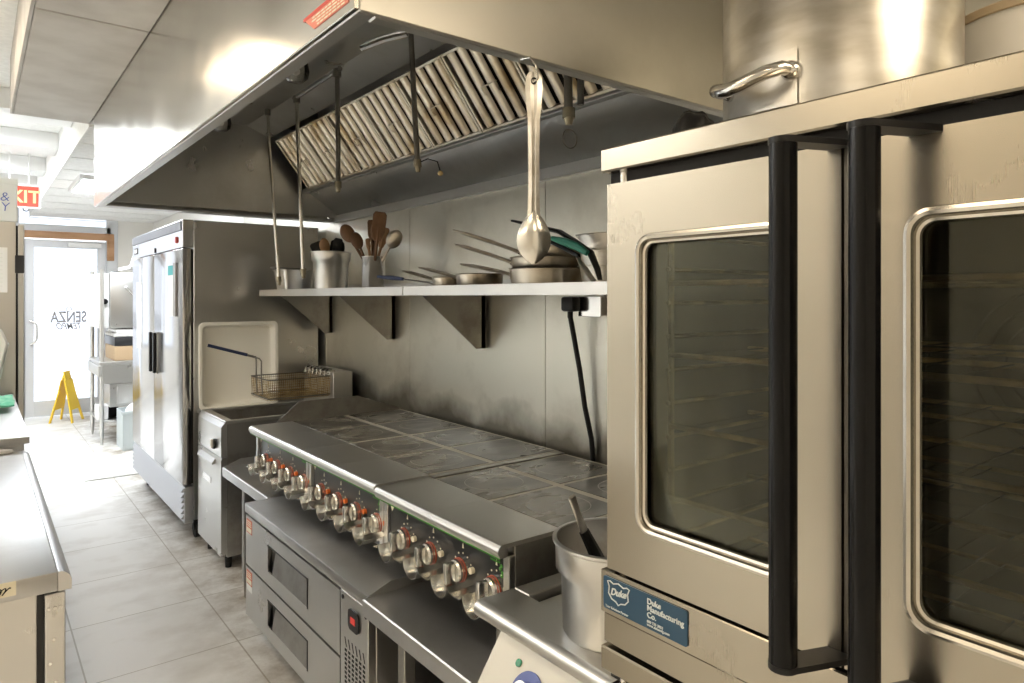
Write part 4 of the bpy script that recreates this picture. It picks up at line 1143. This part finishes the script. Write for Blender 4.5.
KB = (('black ladle head leaning left in the tall steel pot', (-.05, .055, .23), 'spoon', (.042, .035, .05)),
      ('black wide spatula at front left of the tall steel pot', (-.07, .02, .245), 'paddle', (.035, .004, .045)),
      ('black slotted turner at the back of the tall steel pot', (.05, .03, .255), 'paddle', (.035, .004, .05)),
      ('black spoon leaning right in the tall steel pot', (.02, -.07, .25), 'spoon', (.03, .02, .045)),
      ('black narrow turner leaning farthest right in the tall pot', (.0, -.095, .265), 'paddle', (.022, .004, .045)))
for lb_, (dx, dy, dz), hd_, hs in KB:
    tool('kitchen_utensil', lb_, (bc[0] - dx * .3, bc[1] - dy * .3, zb), (bc[0] + dx, bc[1] + dy, SHZ + dz), hd_, hs, M['black'], M['black'], 'black utensils in the tall pot')
tool('wooden_spoon', 'short wooden spoon among black utensils in the tall pot', (bc[0] + .01, bc[1] + .02, zb), (bc[0] - .06, bc[1] - .045, SHZ + .265), 'spoon', (.026, .018, .045), M['wood_light'], M['wood_light'], cat='spoon')

cc = (1.75, 3.50)
t = thing('utensil_crock', 'narrow steel canister full of wooden spoons on the shelf', 'canister', (*cc, SHZ))
part('body', MB().lathe([(0, .002), (.060, .002), (.062, .004), (.062, .172), (.064, .174), (.064, .178), (.058, .178), (.058, .01), (0, .008)], (*cc, SHZ), 40), M['chrome'], t, ang=.9)
WS = (('dark wooden spoon leaning far left in the canister', (-.10, .115, .31), 'spoon', (.033, .018, .05), 'wood'),
      ('second wooden spoon leaning left, lower in the canister', (-.065, .075, .27), 'spoon', (.028, .014, .045), 'wood'),
      ('pale upright wooden spatula at the canister back', (.02, .05, .32), 'paddle', (.022, .004, .05), 'wood_light'),
      ('dark upright wooden spatula in the middle of the canister', (-.01, .0, .325), 'paddle', (.018, .005, .05), 'wood'),
      ('brown wooden spoon just right of centre in the canister', (.0, -.035, .32), 'spoon', (.026, .014, .05), 'wood'),
      ('pale thin wooden stick at the front of the canister', (-.05, -.04, .24), 'paddle', (.010, .005, .03), 'wood_light'),
      ('pale narrow wooden spatula right of the canister centre', (.02, -.08, .28), 'paddle', (.020, .004, .05), 'wood_light'),
      ('big wooden paddle leaning far right out of the canister', (-.05, -.165, .33), 'paddle', (.030, .005, .075), 'wood'))
for lb_, (dx, dy, dz), hd_, hs, mm in WS:
    tool('wooden_spoon', lb_, (cc[0] - dx * .2, cc[1] - dy * .2, zb), (cc[0] + dx, cc[1] + dy, SHZ + dz), hd_, hs, M[mm], M[mm], 'wooden spoons in the canister', 'spoon', .008)
tool('steel_spoon', 'dark steel spoon behind the big paddle in the canister', (cc[0] - .01, cc[1] + .03, zb), (cc[0] + .06, cc[1] - .13, SHZ + .27), 'spoon', (.035, .02, .05), M['panpan'], M['panpan'], None, 'spoon')

# frying pans
def pan(c, r, h, z, tip, label, group='frying pans on the shelf'):
    t = thing('frying_pan', label, 'frying pan', (*c, z), group)
    part('bowl', MB().lathe([(0, .003), (r * .90, .0), (r * .94, .005), (r - .002, h - .004), (r + .003, h), (r - .003, h), (r * .92, .008), (0, .006)], (*c, z), 44), M['panpan'], t, ang=.7)
    tip = Vector(tip); d_ = Vector((tip.x - c[0], tip.y - c[1], 0)).normalized()
    s0 = Vector((c[0], c[1], z + h * .62)) + d_ * (r - .004)
    pts = [s0, s0.lerp(tip, .12) + Vector((0, 0, .002)), s0.lerp(tip, .4) + Vector((0, 0, .004)), s0.lerp(tip, .8) + Vector((0, 0, .003)), tip]
    H = MB().tube(pts, [.018, .013, .014, .014, .006], 10, flat=.55)
    ho = part('handle', H, M['panpan'], t)
    rv = MB(); side = Vector((-d_.y, d_.x, 0))
    for a in (-.010, .010): rv.sphere(s0 + d_ * .006 + side * a, .006, u=10, v=8)
    part('rivet', rv, M['chrome'], ho)
    return t
sc = (1.75, 2.02)
pan(sc, .148, .062, SHZ, (1.575, 2.36, 1.735), 'bottom frying pan of the stack below the hanging spoon')
pan((1.75, 2.02), .143, .050, SHZ + .055, (1.55, 2.36, 1.815), 'middle frying pan of the stack below the hanging spoon')
pan((1.77, 2.00), .136, .045, SHZ + .098, (1.52, 2.33, 1.87), 'topmost frying pan of the stack, handle steepest')
pan((1.72, 2.43), .105, .052, SHZ, (1.60, 2.74, 1.735), 'small frying pan just left of the stacked frying pans')
pan((1.74, 2.70), .082, .045, SHZ, (1.66, 3.0, 1.728), 'smallest frying pan, farthest left of the pans')
t = thing('blue_handled_knife', 'tool with dark blue handle lying between canister and pans', 'utensil', (1.62, 3.1, SHZ))
part('grip', MB().tube([(1.60, 3.15, SHZ + .055), (1.63, 3.05, SHZ + .047), (1.65, 2.98, SHZ + .04)], [.007, .012, .008], 10), M['bluegrip'], t)
part('shaft', MB().tube([(1.65, 2.985, SHZ + .04), (1.70, 2.82, SHZ + .02), (1.72, 2.79, SHZ + .008)], .004, 8), M['chrome'], t)
# stacked food pans at right
for k, (r, h, z) in enumerate(((.105, .062, 0), (.105, .062, .055), (.112, .06, .112))):
    lb_ = ('lowest round steel insert stacked right of the frying pans', 'middle round steel insert stacked right of the frying pans', 'top round steel insert stacked right of the frying pans')[k]
    t = thing('steel_bowl', lb_, 'bowl', (1.76, 1.70, SHZ + z), 'stacked steel inserts')
    part('bowl', MB().lathe([(0, .003), (r - .022, 0), (r - .014, .004), (r - .004, h - .004), (r + .004, h - .002), (r + .004, h), (r - .008, h), (r - .018, .006), (0, .005)], (1.76, 1.70, SHZ + z), 40), M['alu'], t, ang=.7)
# tongs with green grip
t = thing('tongs', 'black kitchen tongs with green grip lying over the pan stack', 'tongs', (1.57, 1.7, SHZ))
T1 = [(1.55, 1.98, 1.879), (1.56, 1.87, 1.853), (1.57, 1.743, 1.822), (1.575, 1.66, 1.778), (1.58, 1.608, 1.747), (1.58, 1.575, 1.69), (1.58, 1.563, 1.655)]
part('arm', MB().tube(T1, [.010, .014, .016, .017, .017, .014, .010], 10, flat=.5), M['black'], t)
part('grip', MB().tube([(1.545, 1.756, 1.80), (1.55, 1.70, 1.785), (1.555, 1.64, 1.765), (1.56, 1.60, 1.742)], [.008, .014, .014, .010], 10), M['teal_grip'], t, label='green silicone grip')
part('arm', MB().tube([(1.545, 1.79, 1.798), (1.55, 1.70, 1.763), (1.555, 1.635, 1.734)], .007, 8), M['black'], t)
part('tip', MB().tube([(1.555, 1.642, 1.730), (1.555, 1.615, 1.70), (1.56, 1.572, 1.652)], [.007, .015, .013], 10, flat=.4), M['alu'], t)

# hanging spoon
t = thing('hanging_spoon', 'long steel serving spoon hanging from the hood near edge', 'spoon', (.98, 1.165, 1.68))
hx, hy = .963, 1.155
H = MB()
b = bmesh.new(); segs = [(2.092, .009), (2.08, .0165), (2.055, .018), (2.02, .0155), (1.99, .012), (1.92, .0105), (1.83, .0105), (1.785, .012), (1.768, .015)]
# flat fluted strip facing the camera
fdv = Vector((-.615, -.788, 0)); rdv = Vector((.788, -.615, 0))
rows = []
for z, w in segs:
    row = []
    for s_ in (-1, -.45, 0, .45, 1):
        p = Vector((hx, hy, z)) + rdv * (w * s_) + fdv * (.004 if s_ in (-.45, .45) else 0)
        row.append(b.verts.new(p))
    rows.append(row)
for A, Bq in zip(rows, rows[1:]):
    for k in range(4): b.faces.new((A[k], A[k + 1], Bq[k + 1], Bq[k]))
bmesh.ops.recalc_face_normals(b, faces=list(b.faces)); bmesh.ops.solidify(b, geom=list(b.faces), thickness=.003)
H._merge(b)
part('handle', H, M['alu'], t)
Bw = MB(); b = bmesh.new()
rows = []
for k in range(13):
    a = k / 12; z = 1.790 - .116 * a; w = max(.013 * (1 - a), .0365 * max(0, math.sin(math.pi * a ** 1.25)) ** .62, .004)
    row = []
    for q in range(9):
        s_ = -1 + q / 4; bul = .016 * (1 - s_ * s_) * math.sin(math.pi * (a * .9 + .05))
        row.append(b.verts.new(Vector((hx, hy, z)) + rdv * (w * s_) + fdv * bul))
    rows.append(row)
for A, Bq in zip(rows, rows[1:]):
    for k in range(8): b.faces.new((A[k], A[k + 1], Bq[k + 1], Bq[k]))
bmesh.ops.recalc_face_normals(b, faces=list(b.faces)); bmesh.ops.solidify(b, geom=list(b.faces), thickness=.002)
Bw._merge(b)
part('bowl', Bw, M['satin'], t, ang=1.)
part('hole_eyelet', MB().torus(Vector((hx, hy, 2.072)) + fdv * .005, .006, .002, Matrix.Rotation(math.pi / 2, 4, Vector((.788, -.615, 0)))), M['darkgap'], t)
hk = MB().tube([Vector((hx, hy + .045, 2.133)), Vector((hx, hy + .012, 2.128)), Vector((hx, hy - .008, 2.105)), Vector((hx, hy - .012, 2.075)), Vector((hx, hy + .004, 2.066)), Vector((hx, hy + .012, 2.08))], .003, 8)
single('hook', hk, M['chrome'], 'small wire hook on the hood edge carrying the long spoon', 'hook')

# outlet and plugged-in cord
t = thing('wall_outlet', 'wall socket box just under the near shelf end', 'outlet', (1.98, 2.05, 1.52))
part('box', MB().box(1.955, XW - .001, 1.93, 2.05, 1.525, 1.60, .004), M['steel_dark'], t)
part('face_plate', MB().box(1.950, 1.955, 1.925, 2.055, 1.52, 1.603, .002), M['chrome'], t)
t = thing('power_cord', 'black power cord with plug hanging down behind the range', 'cord', (1.94, 2.08, .75))
part('plug', MB().box(1.90, 1.949, 2.035, 2.11, 1.54, 1.602, .012, 2).cyl((1.925, 2.075, 1.515), (1.925, 2.075, 1.545), .012, seg=12), M['black'], t)
part('cable', MB().tube([(1.925, 2.075, 1.52), (1.945, 2.07, 1.42), (1.955, 2.05, 1.30), (1.965, 2.03, 1.15), (1.978, 2.005, 1.02), (1.983, 1.998, .90), (1.984, 2.0, .75)], .011, 12), M['black'], t)

# ------------------------------------------------------------------ counters on the left
t = thing('prep_counter', 'near stainless prep counter along the left edge of the aisle', 'counter', (-.25, 2.96, 0))
X1, Y0, Y1, ZC = .195, 2.09, 3.84, .90
T = MB().box(-.75, X1 - .03, Y0, Y1, ZC - .05, ZC, .004, 2)
prof = [(X1 - .03, ZC)]
for k in range(6):
    a = math.pi / 2 - (math.pi * .55) * k / 5; prof.append((X1 - .03 + .03 * math.cos(a), ZC - .03 + .03 * math.sin(a)))
prof += [(X1 - .001, ZC - .05), (X1 - .03, ZC - .05)]
T.prism(prof, 'y', Y0, Y1)
part('worktop', T, M['steel_top'], t, ang=.5)
part('end_panel', MB().box(-.75, .122, Y0 + .03, Y0 + .045, .12, ZC - .055, .002), M['steel'], t)
part('post', MB().box(.139, .183, Y0 + .025, Y0 + .06, .0, ZC - .062, .002), M['steel'], t)
part('channel', MB().box(.120, .180, Y0 + .062, Y0 + .075, .0, ZC - .052, 0), M['panel'], t)
part('cabinet', MB().box(-.75, .180, Y0 + .08, Y1 - .02, .12, ZC - .052, .003), M['steel'], t)
rv = MB()
for x, z in ((.146, .80), (.160, .80), (.172, .80), (.158, .72), (.161, .61), (.150, .66)): rv.cyl((x, Y0 + .022, z), (x, Y0 + .028, z), .004, seg=10)
part('screw', rv, M['chrome'], t)
stc = part('sticker', MB().box(-.12, .078, Y0 - .0015, Y0 - .0002, ZC - .036, ZC - .001, 0), M['cream'], t)
sq = []
for k in range(30):
    a = k / 29; sq.append((.040 + .022 * a + .006 * math.sin(a * 15), Y0 - .002, ZC - .022 + .008 * math.sin(a * 14 + 1)))
part('sticker_mark', MB().tube(sq, .0014, 5), M['black'], stc)
part('leg', MB().box(-.72, -.66, Y0 + .05, Y0 + .11, 0, .12, .002).box(.09, .15, Y1 - .12, Y1 - .06, 0, .12, .002), M['steel'], t)
t = thing('prep_counter', 'higher steel counter behind the near one, before the left refrigerator', 'counter', (-.25, 4.7, 0))
part('worktop', MB().box(-.75, .195, 3.86, 5.62, .925, .958, .004, 2), M['steel_top'], t)
part('cabinet', MB().box(-.75, .165, 3.90, 5.58, .12, .924, .003), M['steel'], t)
part('foot', MB().box(.08, .14, 3.95, 4.01, 0, .12, .002).box(.08, .14, 5.48, 5.54, 0, .12, .002), M['black'], t)
rg = MB().tube([(-.05, 3.70, ZC + .012), (.0, 3.74, ZC + .018), (.06, 3.79, ZC + .012), (.13, 3.80, ZC + .010)], [.012, .018, .015, .008], 10)
single('dish_rag', rg, M['mat'], 'crumpled grey rag at the far end of near counter', 'rag')

# left refrigerator with things around it
t = thing('upright_refrigerator', 'tall steel refrigerator at the left edge behind the counters', 'refrigerator', (-.15, 6.0, 0))
part('cabinet', MB().box(-.62, .211, 5.68, 6.42, .12, 2.105, .004), M['steel'], t)
dl_ = part('door', MB().box(.222, .258, 5.68, 6.42, .20, 2.09, .006), M['steel'], t)
part('gasket', MB().box(   .2115, .2215, 5.69, 6.41, .22, 2.08, 0), M['darkgap'], t)
part('hinge', MB().box(.205, .256, 5.66, 5.6795, 1.76, 1.88, .003), M['panel'], dl_)
part('foot', MB().box(-.55, -.5, 5.72, 5.77, 0, .12, .002).box(.1, .15, 5.72, 5.77, 0, .12, .002), M['black'], t)
part('notice', MB().box(-.12, .165, 5.677, 5.6795, 1.63, 1.93, 0), M['paper'], t)
wl = MB()
for k in range(9): wl.box(-.10, .14, 5.676, 5.677, 1.67 + .027 * k, 1.674 + .027 * k, 0)
part('notice_lines', wl, M['carton'], t)
t = thing('storage_carton', 'white carton with blue handwriting on top of left refrigerator', 'box', (-.1, 5.95, 2.106))
part('carton', MB().box(-.42, .222, 5.72, 6.30, 2.106, 2.39, .006), M['carton'], t)
part('lid_flap', MB().box(-.424, .226, 5.715, 6.305, 2.36, 2.40, .003), M['carton'], t)
tx = lettering('B&\nLY', .085, frame4((1, 0, 0), (0, 0, 1), (.178, 5.718, 2.245)), spacing=.8, shear=.1, bold=-.0012, align='RIGHT')
part('handwriting', tx, M['bluepen'], t)
# white dispenser and green cloth on the second counter
t = thing('white_scoop_bin', 'white rounded plastic bin with open mouth on the far counter', 'bin', (-.05, 5.35, .958))
b = MB().prism([(-.30, .958), (.02, .958), (.10, 1.06), (.155, 1.32), (.125, 1.40), (.06, 1.42), (-.30, 1.42)], 'y', 5.18, 5.52, .012)
part('body', b, M['white'], t)
part('mouth', MB().prism([(.112, 1.10), (.155, 1.31), (.162, 1.31), (.118, 1.10)], 'y', 5.22, 5.48), M['carton'], t)
tw = MB(); b = bmesh.new(); g = []
for i in range(13):
    row = []
    for j in range(13):
        x = -.18 + .35 * i / 12; y = 4.75 + .34 * j / 12
        z = .975 + .05 * abs(math.sin(i * .9 + j * .35)) * (1 - (i / 12) ** 2 * .75) + .02 * math.sin(j * 1.1) ** 2
        row.append(b.verts.new((x, y, z)))
    g.append(row)
for i in range(12):
    for j in range(12): b.faces.new((g[i][j], g[i + 1][j], g[i + 1][j + 1], g[i][j + 1]))
bmesh.ops.recalc_face_normals(b, faces=list(b.faces)); bmesh.ops.solidify(b, geom=list(b.faces), thickness=.012)
tw._merge(b)
single('green_cloth', tw, M['towel'], 'rumpled mint green cloth on the far left counter', 'cloth', ang=1.2)

# exit sign
t = thing('exit_sign', 'red lit exit sign hanging near the shop door', 'sign', (.32, 8.04, 2.45))
part('housing', MB().box(.155, .490, 8.02, 8.07, 2.45, 2.672, .006), M['white_metal'], t)
ef = part('face', MB().box(.17, .475, 8.015, 8.02, 2.465, 2.657, .001), M['exit_red'], t)
tx = lettering('EXIT', .165, frame4((1, 0, 0), (0, 0, 1), (.322, 8.0135, 2.503)), align='CENTER', bold=.003)
part('lettering', tx, M['exit_text'], ef)
part('hanger', MB().cyl((.25, 8.045, 2.672), (.25, 8.045, ZH - .001), .008, seg=10).cyl((.40, 8.045, 2.672), (.40, 8.045, ZH - .001), .008, seg=10), M['white_metal'], t)

# ------------------------------------------------------------------ far end of the aisle
t = thing('wet_floor_sign', 'yellow folding wet floor sign standing in front of the door', 'sign', (.92, 10.5, 0))
for s_, ry in ((1, .0), (-1, .0)):
    P = MB()
    def bar(x0, z0, x1, z1, w):
        P.prism([(x0 - w, z0), (x0 + w, z0), (x1 + w, z1), (x1 - w, z1)], 'y', -.008, .008, .002)
    bar(-.15, 0, -.055, .62, .022); bar(.15, 0, .055, .62, .022)
    P.box(-.075, .075, -.008, .008, .56, .66, .004); P.box(-.115, .115, -.007, .007, .16, .55, .003)
    P.xf(Matrix.Translation((.92, 10.5 + s_ * .012, 0)) @ Matrix.Rotation(math.radians(62), 4, 'Z') @ Matrix.Translation((0, s_ * .13, 0)) @ Matrix.Rotation(math.radians(12 * s_), 4, 'X'))
    part('panel', P, M['yellow'], t)

# steel dish machine on stand
t = thing('dish_machine', 'steel dish machine hood with lever at the aisle far right', 'dishwasher', (1.5, 8.9, 0))
MX, MY0, MY1 = 1.05, 8.55, 9.35
part('hood_box', MB().box(MX + .10, XW - .05, MY0 + .03, MY1 - .03, 1.26, 1.87, .01, 2), M['steel'], t)
part('side_cover', MB().box(MX - .005, MX + .098, MY0 + .06, MY1 - .02, 1.26, 1.86, .012, 2), M['white_metal'], t)
part('lever', MB().tube([(1.30, MY0 + .028, 1.71), (1.30, MY0 - .03, 1.70), (1.38, MY0 - .06, 1.60), (1.55, MY0 - .06, 1.55), (1.75, MY0 - .06, 1.54)], .014, 10), M['chrome'], t)
part('knob', MB().cyl((MX + .05, MY0 + .06, 1.55), (MX + .05, MY0 + .02, 1.55), .03, seg=16), M['black'], t)
part('table_top', MB().box(MX - .01, XW - .05, MY0 - .02, MY1 + .02, .86, .90, .006).box(MX - .02, MX + .02, MY0 - .02, MY1 + .02, .74, .86, .006), M['steel_h'], t)
part('apron', MB().box(MX + .02, XW - .05, MY0 - .018, MY0 + .005, .66, .86, .004), M['steel'], t)
part('undershelf', MB().box(MX, XW - .1, MY0 + .02, MY1 - .02, .24, .26, .003), M['steel_h'], t)
for x, y in ((MX + .02, MY0 + .02), (MX + .02, MY1 - .02), (XW - .1, MY0 + .02), (XW - .1, MY1 - .02)):
    part('leg', MB().cyl((x, y, .10), (x, y, 1.90), .022, seg=14).cyl((x, y, 0), (x, y, .10), .012, .02, 12), M['steel'], t)
part('drawer_unit', MB().box(MX + .09, 1.75, MY0 + .005, MY1 - .1, .40, .655, .005), M['steel'], t)
part('drawer_front', MB().box(MX + .16, 1.72, MY0 - .012, MY0 + .004, .43, .63, .004), M['steel_h'], t)
for k, (z0, z1, mm, nm, lb_) in enumerate(((.902, 1.06, 'cardboard', 'carton', 'brown carton under the dark trays on the dish table'), (1.062, 1.16, 'panel', 'sheet_tray', 'dark stacked tray on the brown carton of the dish table'), (1.162, 1.20, 'mat', 'sheet_tray', 'grey tray topping the dark tray on the dish table'))):
    single(nm, MB().box(MX + .14, 1.75, MY0 + .01 + .01 * k, MY1 - .1, z0, z1, .008, 2), M[mm], lb_, 'box' if k == 0 else 'tray')
t = thing('wrapped_parcel', 'white wrapped parcel on top of the trays on dish table', 'parcel', (1.4, 8.9, 1.2))
part('parcel', MB().box(MX + .16, 1.7, MY0 + .06, MY1 - .15, 1.202, 1.245, .015, 2), M['paper'], t)
t = thing('storage_bin', 'clear grey plastic bin with white stuff under the dish table', 'bin', (1.38, 8.3, 0))
b = MB(); b.box(1.20, 1.21, 8.1, 8.5, .01, .40, .003); b.box(1.60, 1.61, 8.1, 8.5, .01, .40, .003); b.box(1.21, 1.60, 8.1, 8.11, .01, .40, .003); b.box(1.21, 1.60, 8.49, 8.5, .01, .40, .003); b.box(1.20, 1.61, 8.1, 8.5, 0, .01, .002); b.box(1.185, 1.625, 8.085, 8.10, .38, .41, .003)
part('bin', b, M['greybin'], t)
part('contents', MB().sphere((1.42, 8.3, .36), .17, (1, .9, .75), u=14, v=10), M['paper'], t)
single('pail', MB().lathe([(0, 0), (.09, 0), (.10, .13), (.0, .135)], (1.17, 8.85, .262), 20), M['black'], 'small black pail on the dish machine undershelf', 'pail')
single('carton_box', MB().box(1.03, 1.14, 8.62, 8.80, .262, .42, .004), M['white_metal'], 'small white box at the undershelf front corner of dish machine', 'box')
# wall shelf with a small machine on it behind the refrigerator
t = thing('wall_shelf', 'white shelf beyond the tall refrigerator carrying a small machine', 'shelf', (1.5, 7.3, 1.85))
part('board', MB().box(1.10, XW - .01, 7.0, 7.7, 1.855, 1.885, .003), M['white_metal'], t)
part('bracket', MB().prism([(1.2, 1.854), (1.98, 1.854), (1.98, 1.60)], 'y', 7.30, 7.32), M['white_metal'], t)
t = thing('coffee_grinder', 'small grey machine with slanted white front on far shelf', 'appliance', (1.3, 7.3, 1.885))
part('body', MB().prism([(1.20, 1.886), (1.50, 1.886), (1.50, 2.16), (1.27, 2.16)], 'y', 7.15, 7.45, .006), M['panel'], t)
part('front_panel', MB().prism([(1.16, 1.886), (1.195, 1.886), (1.26, 2.15), (1.235, 2.15)], 'y', 7.13, 7.47, .004), M['white'], t)
mt = MB().box(.74, 1.42, 6.95, 7.85, .001, .012, .004)
single('floor_mat', mt, M['mat'], 'pale grey floor mat lying past the tall refrigerator', 'mat')

# ------------------------------------------------------------------ daylight, camera, colour
w = bpy.data.worlds.new('daylight'); SC.world = w; w.use_nodes = True
bg = w.node_tree.nodes['Background']; bg.inputs[0].default_value = (.91, .95, 1., 1); bg.inputs[1].default_value = 1.6
F_PX = 686.
cam = bpy.data.cameras.new('camera'); co = bpy.data.objects.new('camera', cam); C.objects.link(co)
cam.sensor_width = 36.; cam.lens = F_PX / 1024 * 36; cam.shift_y = -(341.5 - 297) / 1024
co.location = (0, 0, 1.6); co.rotation_euler = (math.pi / 2, 0, -math.radians(38)); cam.clip_start = .05
SC.camera = co
SC.view_settings.view_transform = 'Standard'; SC.view_settings.look = 'None'
SC.view_settings.exposure = .22; SC.view_settings.gamma = 1.; SC.view_settings.use_curve_mapping = False
SC.cycles.max_bounces = 10; SC.cycles.diffuse_bounces = 5; SC.cycles.glossy_bounces = 6; SC.cycles.transparent_max_bounces = 12
SC.cycles.sample_clamp_indirect = 6.
SC.cycles.use_denoising = True
